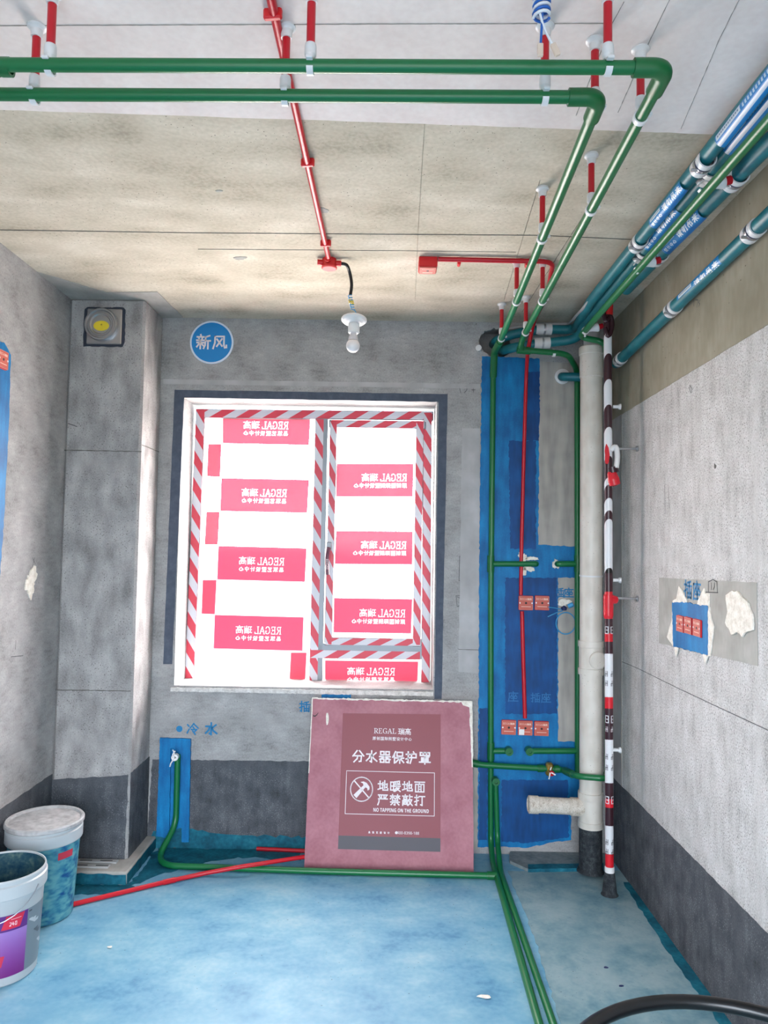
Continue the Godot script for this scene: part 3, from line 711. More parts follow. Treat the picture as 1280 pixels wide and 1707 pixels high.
	patch("dado_coat", ragged([Vector2(0, 0), Vector2(BACK_DEPTH, 0), Vector2(BACK_DEPTH, 0.43), Vector2(0, 0.43)], 0.0018, 0.03, 111), 0.003, M.dado, rw, rx)
	patch("smooth_strip", ragged([Vector2(0, 0.43), Vector2(0.19, 0.43), Vector2(0.20, 2.34), Vector2(0, 2.335)], 0.001, 0.06, 112), 0.002, M.skim_light, rw, rx)
	patch("skim_patch", ragged([Vector2(0.7275, 1.5082), Vector2(1.5973, 1.5258), Vector2(1.6000, 1.2553), Vector2(0.7253, 1.2188)], 0.001, 0.03, 113), 0.002, M.skim, rw, rx)
	for p in [[Vector2(0.8306, 1.2577), Vector2(0.8846, 1.3346), Vector2(0.8983, 1.4063), Vector2(0.9240, 1.3982), Vector2(0.9223, 1.2287), Vector2(0.8966, 1.2279)], [Vector2(0.8917, 1.4008), Vector2(0.8984, 1.4189), Vector2(0.9371, 1.4290), Vector2(0.9628, 1.4826), Vector2(1.0057, 1.4579), Vector2(1.0413, 1.4311), Vector2(1.0410, 1.4071)], [Vector2(0.9095, 1.2320), Vector2(0.9539, 1.2329), Vector2(0.9283, 1.1899)], [Vector2(1.1385, 1.4145), Vector2(1.1498, 1.4362), Vector2(1.1719, 1.4561), Vector2(1.2045, 1.4877), Vector2(1.2148, 1.4656), Vector2(1.2460, 1.4697), Vector2(1.2452, 1.4137)], [Vector2(1.2247, 1.4256), Vector2(1.2504, 1.4186), Vector2(1.2600, 1.3793), Vector2(1.2848, 1.3508), Vector2(1.2529, 1.2365), Vector2(1.2219, 1.2320)], [Vector2(1.1799, 1.2442), Vector2(1.2377, 1.2454), Vector2(1.2111, 1.2035)]]:
		patch("putty_dab", ragged(p, 0.002, 0.015, 114), 0.005, M.putty, rw, rx, 0.002)
	patch("blue_membrane_coat", ragged([Vector2(0.8918, 1.4109), Vector2(1.0353, 1.4211), Vector2(1.1441, 1.4196), Vector2(1.2402, 1.4223), Vector2(1.2376, 1.2387), Vector2(0.9030, 1.2262)], 0.003, 0.012, 116), 0.008, M.membrane, rw, rx)
	patch("putty_dab", ragged([Vector2(1.3875, 1.4717), Vector2(1.4197, 1.4842), Vector2(1.4730, 1.4914), Vector2(1.5068, 1.4710), Vector2(1.5480, 1.4557), Vector2(1.5794, 1.4088), Vector2(1.5786, 1.3694), Vector2(1.5381, 1.3591), Vector2(1.5044, 1.3372), Vector2(1.4705, 1.3495), Vector2(1.4263, 1.3363), Vector2(1.3813, 1.3735), Vector2(1.4004, 1.4134)], 0.004, 0.015, 117), 0.006, M.putty, rw, rx, 0.002)
	st = mb()
	write(st, "插座", Vector2(1.0885, 1.4722), 0.075, 0.085, 0.009, rx, 0.003)
	part("stencil", st.commit(), M.ink_blue, rw)
	pencil([[Vector2(1.2043, 1.4718), Vector2(1.3162, 1.4761)], [Vector2(1.2358, 1.4759), Vector2(1.2363, 1.5119), Vector2(1.2773, 1.5226), Vector2(1.3070, 1.5150), Vector2(1.3114, 1.4780)], [Vector2(1.2619, 1.5086), Vector2(1.2615, 1.4840)], [Vector2(1.2871, 1.5097), Vector2(1.2869, 1.4964), Vector2(1.2767, 1.4848)]], 0.0035, M.pencil, rw, Transform3D(ON_RIGHT, Vector3(RIGHT - 0.002, 0, 0)))
	pencil([[Vector2(0.2066, 1.0588), Vector2(0.4423, 1.0629), Vector2(0.9333, 1.0599), Vector2(1.3196, 1.0607), Vector2(1.6568, 1.0628), Vector2(2.0286, 1.0611)]], 0.003, M.pencil, rw, rx, "snapped_line")
	pencil([[Vector2(1.1201, 2.6308), Vector2(1.1198, 2.6065)], [Vector2(1.1372, 2.6249), Vector2(1.1597, 2.6172), Vector2(1.1481, 2.5922)], [Vector2(1.1763, 2.6115), Vector2(1.1651, 2.6058), Vector2(1.1761, 2.5949), Vector2(1.1649, 2.5890)], [Vector2(0.8019, 1.9146), Vector2(0.8078, 1.7880)], [Vector2(0.8431, 1.9032), Vector2(0.8558, 1.8141)], [Vector2(1.0752, 2.2967), Vector2(1.0983, 2.2769), Vector2(1.0865, 2.2625), Vector2(1.0691, 2.2833), Vector2(1.0752, 2.2967)]], 0.0028, M.pencil, rw, Transform3D(ON_RIGHT, Vector3(RIGHT - 0.0025, 0, 0)))
	patch("corner_joint", ragged([Vector2(0.196, 0.43), Vector2(0.204, 0.43), Vector2(0.206, 2.34), Vector2(0.199, 2.34)], 0.0012, 0.05, 118), 0.0028, M.crack_light, rw, rx)
	patch("chipped_spot", blob(Vector2(1.2936, 1.9435), 0.010, 0.008, 119, 0.4, 14), 0.001, M.crack, rw, rx)

	# wall behind the camera, with the balcony doorway that lets the daylight in
	structure("wall_front", hole_wall(Vector3(LEFT - 0.2, 0, BACK_DEPTH), Vector3(RIGHT + 0.2, CEIL, BACK_DEPTH + 0.2), Vector2(-1.45, 0.02), Vector2(1.0, 2.55)), M.wall, "plastered wall behind the viewer with a wide balcony doorway", "wall")

# ------------------------------------------------------------------ the window
func bar(st: SurfaceTool, a: Vector2, b: Vector2, w: float, z0: float, z1: float) -> void:
	var d := (b - a).normalized()
	var x := Transform3D(Basis(Vector3(d.x, d.y, 0), Vector3(-d.y, d.x, 0), Vector3(0, 0, 1)), Vector3(a.x, a.y, 0))
	box(st, Vector3(0, -w / 2, z0), Vector3(a.distance_to(b), w / 2, z1), 0.003, x)

func tape_strip(a: Vector2, b: Vector2, w: float, z: float, parent: Node3D, flip := false) -> void:
	var d := (b - a).normalized()
	var s := d.orthogonal() * w * 0.5
	var n := a.distance_to(b) / 0.155
	var st := mb()
	var v0 := 0.0 if flip else 1.0
	var q := [a - s, b - s, b + s, a + s]
	var p := []
	for v in q:
		p.append(Vector3(v.x, v.y, z + 0.0015))
	quad(st, p[0], p[1], p[2], p[3], Vector3(0, 0, 1), [Vector2(0, v0), Vector2(n, v0), Vector2(n, 1.0 - v0), Vector2(0, 1.0 - v0)])
	for k in 4:
		var e: Vector3 = p[k]
		var f: Vector3 = p[(k + 1) % 4]
		quad(st, e - Vector3(0, 0, 0.0015), f - Vector3(0, 0, 0.0015), f, e, (f - e).cross(Vector3(0, 0, 1)).normalized(), [Vector2(0, 0), Vector2(0, 0), Vector2(0, 0), Vector2(0, 0)])
	part("hazard_tape", st.commit(), M.hazard, parent)

# red print on the film; its lettering is left clear and, being printed for the street side, reads backwards from inside
func film_block(corners: Array, m: Material, holder: Node3D, cut := 0.0) -> void:
	var st := mb()
	var p := []
	for v in corners:
		p.append(Vector3(v.x, v.y, -0.2472))
	quad(st, p[0], p[1], p[2], p[3], Vector3(0, 0, 1), [Vector2(1, cut), Vector2(0, cut), Vector2(0, 1), Vector2(1, 1)])
	part("red_print", st.commit(), m, holder)

func build_window() -> void:
	var w := thing("window_1", "aluminium window edged with red and white hazard tape, film on its panes", "window", Vector3(-0.44, 0.862, -0.24), "", "structure")
	var h := Transform3D(Basis(), -w.position)
	var root := w
	# everything below is given in room metres
	var z0 := -0.268
	var z1 := -0.222
	var st := mb()
	var a := Vector2(-1.0973, 2.3873)
	var b := Vector2(0.2245, 2.3934)
	var c := Vector2(0.2313, 0.8219)
	var d := Vector2(-1.1176, 0.8196)
	bar(st, a + Vector2(-0.028, 0), b + Vector2(0.034, 0), 0.054, z0, z1)
	bar(st, a, d, 0.056, z0, z1)
	bar(st, b, c, 0.05, z0, z1)
	bar(st, d + Vector2(-0.02, -0.008), c + Vector2(0.03, -0.008), 0.03, z0, z1)
	bar(st, Vector2(-0.3919, 2.3699), Vector2(-0.3946, 0.8148), 0.075, z0, z1)
	bar(st, Vector2(-0.3990, 1.0285), Vector2(0.2354, 1.0322), 0.085, z0, z1)
	part("frame", st.commit(), M.alu, root, h)
	var sash := part("sash", null, M.alu, root, h)
	st = mb()
	for p in [[Vector2(-0.3490, 2.3380), Vector2(0.2145, 2.3361), 0.044], [Vector2(-0.3216, 2.3594), Vector2(-0.3271, 1.0611), 0.042], [Vector2(0.1794, 2.3601), Vector2(0.1765, 1.0627), 0.044], [Vector2(-0.3448, 1.0880), Vector2(0.2035, 1.0869), 0.042]]:
		bar(st, p[0], p[1], p[2], -0.262, -0.216)
	sash.mesh = st.commit()
	# handle, wrapped in printed film
	st = mb()
	box(st, Vector3(0, 0, 0), Vector3(0.03, 0.05, 0.012), 0.004, Transform3D(Basis(), Vector3(Vector2(-0.3335, 1.6223).x - 0.015, Vector2(-0.3335, 1.6223).y - 0.02, -0.216)))
	part("handle_base", st.commit(), M.alu, root, h)
	st = mb()
	tube(st, smooth([Vector3(-0.3334, 1.6154, -0.2000), Vector3(-0.3385, 1.5880, -0.1850), Vector3(-0.3403, 1.5266, -0.1800), Vector3(-0.3358, 1.4653, -0.1820)], 5), 0.013, 12, 0.010)
	var hd := part("handle", st.commit(), M.handle_wrap, root, h)
	part("lettering", latin("REGAL", 0.014, true), M.print, hd, Transform3D(Basis(Vector3(0, 0, 1), -PI / 2), Vector3(-0.3392, 1.5234, -0.1670)))
	# panes with the printed film
	for g in [[Vector2(-1.0828, 2.3679), Vector2(-0.4225, 2.3710), Vector2(-0.4247, 0.8090), Vector2(-1.1007, 0.8113)], [Vector2(-0.3164, 2.3266), Vector2(0.1604, 2.3269), Vector2(0.1599, 1.1128), Vector2(-0.3204, 1.1117)], [Vector2(-0.3594, 0.9877), Vector2(0.2133, 0.9904), Vector2(0.2088, 0.8129), Vector2(-0.3627, 0.8067)]]:
		var pane := patch("glass_pane", g, 0.006, M.glass, root, h * Transform3D(Basis(), Vector3(0, 0, -0.258)))
	var film := part("film_sheet", slab(mb(), [Vector2(-1.0718, 2.3608), Vector2(-0.4328, 2.3635), Vector2(-0.4350, 0.8125), Vector2(-1.0833, 0.8152)], 0.0005, Transform3D(Basis(), Vector3(0, 0, -0.2485))).commit(), M.film, root, h)
	for f in [
		[[Vector2(-0.9733, 2.3657), Vector2(-0.4608, 2.3665), Vector2(-0.4646, 2.2147), Vector2(-0.9693, 2.2175)], M.film_short, 0.22],
		[[Vector2(-0.9708, 2.0136), Vector2(-0.4603, 2.0111), Vector2(-0.4667, 1.8187), Vector2(-0.9725, 1.8211)], M.film_short, 0.0],
		[[Vector2(-0.9775, 1.6191), Vector2(-0.4658, 1.6134), Vector2(-0.4721, 1.4193), Vector2(-0.9791, 1.4249)], M.film_short, 0.0],
		[[Vector2(-0.9874, 1.2212), Vector2(-0.4746, 1.2159), Vector2(-0.4774, 1.0237), Vector2(-0.9890, 1.0289)], M.film_short, 0.0],
		[[Vector2(-1.0533, 2.2127), Vector2(-0.9762, 2.2139), Vector2(-0.9780, 2.0205), Vector2(-1.0550, 2.0228)], M.film_red, 0.0],
		[[Vector2(-1.0527, 1.8164), Vector2(-0.9759, 1.8176), Vector2(-0.9811, 1.6260), Vector2(-1.0577, 1.6247)], M.film_red, 0.0],
		[[Vector2(-1.0623, 1.4201), Vector2(-0.9825, 1.4214), Vector2(-0.9875, 1.2247), Vector2(-1.0638, 1.2268)], M.film_red, 0.0],
		[[Vector2(-0.5428, 1.0123), Vector2(-0.4530, 1.0138), Vector2(-0.4592, 0.8191), Vector2(-0.5487, 0.8175)], M.film_red, 0.0],
		[[Vector2(-1.0695, 0.8224), Vector2(-0.5557, 0.8208), Vector2(-0.5554, 0.8072), Vector2(-1.0690, 0.8054)], M.film_red, 0.0]]:
		film_block(f[0], f[1], film, f[2])
	film = part("film_sheet", slab(mb(), [Vector2(-0.3091, 2.3195), Vector2(0.1534, 2.3196), Vector2(0.1527, 1.1265), Vector2(-0.3102, 1.1223)], 0.0005, Transform3D(Basis(), Vector3(0, 0, -0.2485))).commit(), M.film, root, h)
	for f in [
		[[Vector2(-0.3015, 2.1083), Vector2(0.1457, 2.1152), Vector2(0.1450, 1.9226), Vector2(-0.3013, 1.9156)], M.film_long, 0.0],
		[[Vector2(-0.2974, 1.7168), Vector2(0.1478, 1.7205), Vector2(0.1470, 1.5296), Vector2(-0.3007, 1.5259)], M.film_long, 0.0],
		[[Vector2(-0.3003, 1.3289), Vector2(0.1498, 1.3293), Vector2(0.1457, 1.1333), Vector2(-0.3000, 1.1328)], M.film_long, 0.0]]:
		film_block(f[0], f[1], film, f[2])
	film = part("film_sheet", slab(mb(), [Vector2(-0.3523, 0.9811), Vector2(0.2065, 0.9836), Vector2(0.2019, 0.8095), Vector2(-0.3488, 0.8071)], 0.0005, Transform3D(Basis(), Vector3(0, 0, -0.2485))).commit(), M.film, root, h)
	film_block([Vector2(-0.3451, 0.9711), Vector2(0.1893, 0.9732), Vector2(0.1847, 0.8060), Vector2(-0.3418, 0.8040)], M.film_short, film, 0.1)
	# hazard tape
	for t in [[Vector2(-1.1253, 2.3868), Vector2(0.2524, 2.3938), 0.047, -0.222, false], [Vector2(-1.0978, 2.4049), Vector2(-1.1173, 0.8094), 0.050, -0.221, false], [Vector2(-0.4022, 2.3628), Vector2(-0.4083, 0.8145), 0.046, -0.2215, false], [Vector2(0.2243, 2.4110), Vector2(0.2315, 0.8118), 0.046, -0.221, false],
		[Vector2(-0.3316, 2.3382), Vector2(0.2040, 2.3394), 0.042, -0.216, false], [Vector2(-0.3214, 2.3524), Vector2(-0.3272, 1.0679), 0.038, -0.2155, false], [Vector2(0.1795, 2.3531), Vector2(0.1763, 1.0728), 0.042, -0.2155, false], [Vector2(-0.3413, 1.0847), Vector2(0.2001, 1.0868), 0.039, -0.216, true], [Vector2(-0.4295, 1.0110), Vector2(0.1980, 1.0112), 0.045, -0.2205, true]]:
		tape_strip(t[0], t[1], t[2], t[3], root, true)
	for o in root.get_children():
		if String(o.name).begins_with("hazard_tape"):
			o.transform = h
	# plastered sill
	st = mb()
	slab(st, ragged([Vector2(-1.1564, 0.8498), Vector2(0.2615, 0.8512), Vector2(0.2618, 0.8288), Vector2(-1.1559, 0.8306)], 0.002, 0.012, 130), 0.25, Transform3D(Basis(), Vector3(0, 0, -0.24)))
	part("plaster_sill", st.commit(), M.sill, root, h)

# ------------------------------------------------------------------ pipes
const PR := 0.0152      # green water pipe

func ring(at: Vector3, dir: Vector3, r0: float, r1: float, w: float, from := 0.0, sweep := TAU) -> Mesh:
	return lathe(mb(), [Vector2(r0, -w), Vector2(r1, -w), Vector2(r1, w), Vector2(r0, w), Vector2(r0, -w)], along(at, dir), 26, from, sweep).commit()

func socket(a: Vector3, b: Vector3, r := 0.0195) -> Mesh:
	return pipe([a, b], r, 18)

# red sleeve under the ceiling that carries a pipe in a white clip
func hanger(at: Vector3, dir: Vector3, label: String) -> void:
	var t := thing("pipe_hanger", label, "hanger", Vector3(at.x, CEIL, at.z), "red pipe hangers under the ceiling")
	var down := at.y - CEIL
	part("flange", lathe(mb(), [Vector2(0.022, 0.0), Vector2(0.0225, 0.007), Vector2(0.018, 0.010), Vector2(0.0145, 0.014), Vector2(0.013, 0.032), Vector2(0, 0.032)], along(Vector3.ZERO, Vector3.DOWN)).commit(), M.clip_white, t)
	part("sleeve", pipe([Vector3(0, -0.03, 0), Vector3(0, down + 0.045, 0)], 0.0098, 16), M.red, t)
	part("clip_neck", lathe(mb(), [Vector2(0, 0), Vector2(0.012, 0), Vector2(0.0135, 0.006), Vector2(0.0135, 0.026), Vector2(0.009, 0.034)], along(Vector3(0, down + 0.052, 0), Vector3.DOWN)).commit(), M.clip_white, t)
	part("clip", ring(Vector3(0, down, 0), dir, PR + 0.0003, PR + 0.0038, 0.0075, 0.35, TAU - 0.8), M.clip_white, t)
	var s := dir.cross(Vector3.UP).normalized()
	part("clip_ear", box(mb(), Vector3(-0.003, -0.004, -0.0075), Vector3(0.009, 0.003, 0.0075), 0.001, Transform3D(Basis(s, Vector3.UP, s.cross(Vector3.UP)), Vector3(0, down + 0.008, 0) + s * (PR + 0.003))).commit(), M.clip_white, t)

func clamp_on(p: Vector3, dir: Vector3, r: float, parent: Node3D) -> void:
	var c := part("clamp", lathe(mb(), [Vector2(r, -0.032), Vector2(r + 0.0045, -0.032), Vector2(r + 0.005, -0.012), Vector2(r + 0.003, -0.011), Vector2(r + 0.003, 0.011), Vector2(r + 0.005, 0.012), Vector2(r + 0.0045, 0.032), Vector2(r, 0.032)], along(p, dir)).commit(), M.clip_white, parent)
	part("steel_band", ring(p, dir, r + 0.003, r + 0.0052, 0.006), M.steel, c)
	part("navy_line", ring(p + dir * 0.009, dir, r + 0.0028, r + 0.0042, 0.0022), M.navy, c)
	var s := dir.cross(Vector3.UP).normalized()
	part("bolt", lathe(mb(), [Vector2(0, -0.012), Vector2(0.005, -0.012), Vector2(0.005, 0.012), Vector2(0, 0.012)], along(p + (s * 0.75 + Vector3.DOWN * 0.6) * (r + 0.009), s)).commit(), M.steel, c)

func sticker(p0: Vector3, p1: Vector3, r: float, face: Vector3, arc: float, m: Material, parent: Node3D) -> void:
	var ax := (p1 - p0).normalized()
	var f := (face - ax * face.dot(ax)).normalized()
	var up := f.cross(ax)
	var st := mb()
	for k in 12:
		var t0 := (0.5 - k / 12.0) * arc
		var t1 := (0.5 - (k + 1) / 12.0) * arc
		var n0 := f * cos(t0) + up * sin(t0)
		var n1 := f * cos(t1) + up * sin(t1)
		var v0 := k / 12.0
		var v1 := (k + 1) / 12.0
		tri(st, [p0 + n0 * r, p1 + n0 * r, p1 + n1 * r], [n0, n0, n1], [Vector2(0, v0), Vector2(1, v0), Vector2(1, v1)])
		tri(st, [p0 + n0 * r, p1 + n1 * r, p0 + n1 * r], [n0, n1, n1], [Vector2(0, v0), Vector2(1, v1), Vector2(0, v1)])
	part("sticker", st.commit(), m, parent)

func on_line(a: Vector3, b: Vector3, z: float) -> Vector3:
	return a.lerp(b, (z - a.z) / (b.z - a.z))

func standoff(p: Vector3, dir: Vector3, label: String) -> void:
	var t := thing("pipe_standoff", label, "pipe clip", p, "white standoffs carrying the inclined green pipe")
	part("clip", ring(Vector3.ZERO, dir, PR + 0.0003, PR + 0.004, 0.008, 0.2, TAU - 0.7), M.clip_white, t)
	var out := Vector3(0.96, 0.28, 0).normalized()
	part("cup", lathe(mb(), [Vector2(0.0, 0.012), Vector2(0.010, 0.012), Vector2(0.012, 0.03), Vector2(0.018, 0.05), Vector2(0.021, 0.058), Vector2(0.021, 0.064), Vector2(0, 0.064)], along(Vector3.ZERO, out)).commit(), M.clip_white, t)
	part("sleeve", pipe([out * 0.062, out * 0.088], 0.0135, 16), M.red, t)
	part("clip_ear", box(mb(), Vector3(-0.006, -0.032, -0.007), Vector3(0.001, -0.016, 0.007), 0.001).commit(), M.clip_white, t)

func build_ceiling_pipes() -> void:
	# the front pair turn away and run to the window wall
	var a0 := Vector3(-0.9007, 2.7000, 2.4024)
	var a1 := Vector3(0.6092, 2.7000, 2.4301)
	var a2 := Vector3(0.6731, 2.7000, 0.3366)
	var b0 := Vector3(-0.9589, 2.7000, 2.2917)
	var b1 := Vector3(0.4908, 2.7000, 2.3202)
	var b2 := Vector3(0.5703, 2.7000, 0.2335)
	var far := Vector3(-0.68, 0, 0)
	var t := thing("water_pipe", "upper of the two green ceiling pipes, ending as riser beside the drain stack", "pipe", a0)
	var h := Transform3D(Basis(), -t.position)
	var down := [a0 + far, a1, a2, Vector3(0.6715, 2.6604, 0.2450), Vector3(0.9241, 2.6461, 0.2300), Vector3(1.0204, 2.6097, 0.0500), Vector3(1.0297, 0.4240, 0.0500)]
	part("tube", pipe(bend(down, 0.055), PR, 16), M.green, t, h)
	var d1 := (a1 - a0).normalized()
	var d2 := (a2 - a1).normalized()
	part("elbow", pipe(bend([a1 - d1 * 0.075, a1, a1 + d2 * 0.085], 0.06, 12), 0.0205, 20), M.green_fitting, t, h)
	part("coupling", lathe(mb(), [Vector2(PR, 0), Vector2(0.021, 0), Vector2(0.021, 0.022), Vector2(0.0185, 0.028), Vector2(PR, 0.028)], along(Vector3(-0.8757, 2.7000, 2.4029), Vector3.LEFT)).commit(), M.green_fitting, t, h)
	part("coupling", socket(Vector3(-0.8757, 2.7000, 2.4029) + Vector3(-0.028, 0, 0), a0 + far * 0.15, 0.0205), M.green_fitting, t, h)
	part("tee", socket(Vector3(0.6591, 2.6602, 0.2450), Vector3(0.7281, 2.6557, 0.2420)), M.green_fitting, t, h)
	for y in [940, 1252]:
		pass
	part("branch", pipe(bend([Vector3(1.0266, 1.5531, 0.0500), Vector3(0.9203, 1.5514, 0.0500), Vector3(0.9244, 1.5509, 0.0180)], 0.02), PR * 1.05, 14), M.green, t, h)
	part("tee", socket(Vector3(1.0265, 1.5982, 0.0500), Vector3(1.0267, 1.5081, 0.0500)), M.green_fitting, t, h)
	part("branch", pipe([Vector3(1.0294, 0.5618, 0.0500), Vector3(0.7780, 0.5575, 0.0500)], PR, 14), M.green, t, h)
	part("end_fitting", lathe(mb(), [Vector2(0.0, -0.02), Vector2(0.021, -0.02), Vector2(0.021, 0.02), Vector2(0.011, 0.02), Vector2(0.011, 0.012), Vector2(0, 0.012)], along(Vector3(0.7717, 0.5574, 0.0500), Vector3(0, 0, 1))).commit(), M.green_fitting, t, h)
	part("clip", ring(Vector3(0.8511, 2.6500, 0.2350), Vector3(1, 0, 0), PR + 0.0003, PR + 0.006, 0.007, 1.2, 4.6), M.clip_white, t, h)

	t = thing("water_pipe", "lower of the two green ceiling pipes, dropping down the blue chase to the floor", "pipe", b0)
	h = Transform3D(Basis(), -t.position)
	var run := [b0 + far, b1, b2, Vector3(0.5632, 2.6848, 0.0900), Vector3(0.5673, 2.5966, 0.0215), Vector3(0.5650, 1.3510, 0.0215), Vector3(0.5762, 0.0656, 0.0215), Vector3(0.5699, 0.0130, 0.1576), Vector3(0.5699, 0.0130, 0.1576).lerp(Vector3(0.5402, 0.0130, 1.5077), 3.0)]
	part("tube", pipe(bend(run, 0.05), PR, 16), M.green, t, h)
	var e1 := (b1 - b0).normalized()
	var e2 := (b2 - b1).normalized()
	part("elbow", pipe(bend([b1 - e1 * 0.075, b1, b1 + e2 * 0.085], 0.06, 12), 0.0205, 20), M.green_fitting, t, h)
	part("elbow", pipe(bend([b2 + e2 * -0.02, Vector3(0.5617, 2.6886, 0.1000), Vector3(0.5677, 2.5703, 0.0200)], 0.03, 8), 0.0195, 18), M.green_fitting, t, h)
	for y in [Vector3(0.5633, 1.5451, 0.0215), Vector3(0.5720, 0.5463, 0.0215)]:
		part("tee", socket(y - Vector3(0, 0.045, 0), y + Vector3(0, 0.045, 0)), M.green_fitting, t, h)
	part("branch", pipe(bend([Vector3(0.5633, 1.5451, 0.0215), Vector3(0.8068, 1.5490, 0.0215), Vector3(0.8111, 1.5490, 0.0160)], 0.02), PR, 14), M.green, t, h)
	part("branch", pipe([Vector3(0.5720, 0.5463, 0.0215), Vector3(0.6650, 0.5479, 0.0215)], PR, 14), M.green, t, h)
	part("end_fitting", lathe(mb(), [Vector2(0.0, -0.02), Vector2(0.021, -0.02), Vector2(0.021, 0.02), Vector2(0.011, 0.02), Vector2(0.011, 0.012), Vector2(0, 0.012)], along(Vector3(0.6651, 0.5528, 0.0400), Vector3(0, 0, 1))).commit(), M.green_fitting, t, h)

	# second pipe of the floor pair, and the one that runs below the board
	t = thing("water_pipe", "short green riser beside the chase pipe, continuing as right-hand pipe on the floor", "pipe", Vector3(0.6070, 0.0000, 0.1962))
	h = Transform3D(Basis(), -t.position)
	part("tube", pipe(bend([Vector3(0.5947, 0.3977, 0.0500), Vector3(0.6068, 0.0927, 0.0500), Vector3(0.5939, 0.0130, 0.2413), Vector3(0.5939, 0.0130, 0.2413).lerp(Vector3(0.5900, 0.0130, 1.5063), 3.0)], 0.05), PR * 0.92, 14), M.green, t, h)
	part("end_fitting", lathe(mb(), [Vector2(0, -0.02), Vector2(0.020, -0.02), Vector2(0.020, 0.02), Vector2(0.010, 0.02), Vector2(0.010, 0.012), Vector2(0, 0.012)], along(Vector3(0.5940, 0.3992, 0.0550), Vector3(0, 0, 1))).commit(), M.green_fitting, t, h)
	t = thing("water_pipe", "green cold-water pipe from the tap stub along the floor under the pink board", "pipe", Vector3(-1.0477, 0.0000, 0.2307))
	h = Transform3D(Basis(), -t.position)
	part("tube", pipe(bend([Vector3(-1.1047, 0.4979, 0.0190), Vector3(-1.1032, 0.1291, 0.0190), Vector3(-1.1516, 0.0160, 0.1510), Vector3(-1.0829, 0.0160, 0.2563), Vector3(-0.3466, 0.0160, 0.2876), Vector3(0.5547, 0.0160, 0.3043)], 0.06), PR, 14), M.green, t, h)
	part("tee", socket(Vector3(0.5195, 0.0160, 0.3024), Vector3(0.5666, 0.0160, 0.3038)), M.green_fitting, t, h)
	part("end_ring", ring(Vector3(-1.1099, 0.4923, 0.0450), Vector3(0, 0, 1), 0.006, 0.018, 0.012), M.white, t, h)
	st_tap(t, h)

	# hangers
	var ax := Vector3(1, 0, 0)
	for s in [
		[Vector3(-0.7857, 2.7000, 2.4047), ax, "red hanger holding the upper green ceiling pipe near its left end"],
		[Vector3(-0.8746, 2.7000, 2.2935), ax, "red hanger holding the lower green ceiling pipe near its left end"],
		[Vector3(-0.1905, 2.7000, 2.4185), ax, "red hanger holding the upper green ceiling pipe at mid length"],
		[Vector3(-0.2635, 2.7000, 2.3018), ax, "red hanger holding the lower green ceiling pipe at mid length, crossing the thin red conduit"],
		[Vector3(0.4767, 2.7000, 2.4296), ax, "red hanger holding the upper green ceiling pipe just before its elbow"],
		[Vector3(0.3599, 2.7000, 2.3174), ax, "red hanger holding the lower green ceiling pipe, behind the hanging network cable"]]:
		hanger(s[0], s[1], s[2])
	for s in [[2.24, "red hanger just past the elbow of the upper green pipe"], [1.74, "red hanger on the upper green pipe's inclined run, nearest after the elbow"], [0.88, "red hanger on the upper green pipe, beside the red ceiling conduit"], [0.42, "red hanger on the upper green pipe nearest the window wall"]]:
		hanger(on_line(a1, a2, s[0]), d2, s[1])
	for s in [[2.27, "red hanger just past the elbow of the lower green pipe"], [1.52, "red hanger on the lower green pipe's inclined run, nearest after the elbow"], [0.87, "red hanger on the lower green pipe, in front of the red ceiling conduit"], [0.31, "red hanger on the lower green pipe nearest the window wall"]]:
		hanger(on_line(b1, b2, s[0]), e2, s[1])

func st_tap(t: Node3D, h: Transform3D) -> void:
	var st := mb()
	tube(st, smooth([Vector3(-1.1095, 0.5251, 0.0500), Vector3(-1.1189, 0.5088, 0.0600), Vector3(-1.1119, 0.4902, 0.0600), Vector3(-1.1271, 0.4648, 0.0600), Vector3(-1.1335, 0.4454, 0.0580)], 4), 0.0035, 8)
	tube(st, smooth([Vector3(-1.1210, 0.5326, 0.0550), Vector3(-1.1093, 0.5090, 0.0600), Vector3(-1.1243, 0.4968, 0.0620)], 4), 0.003, 8)
	part("sealing_tape", st.commit(), M.white, t, h)

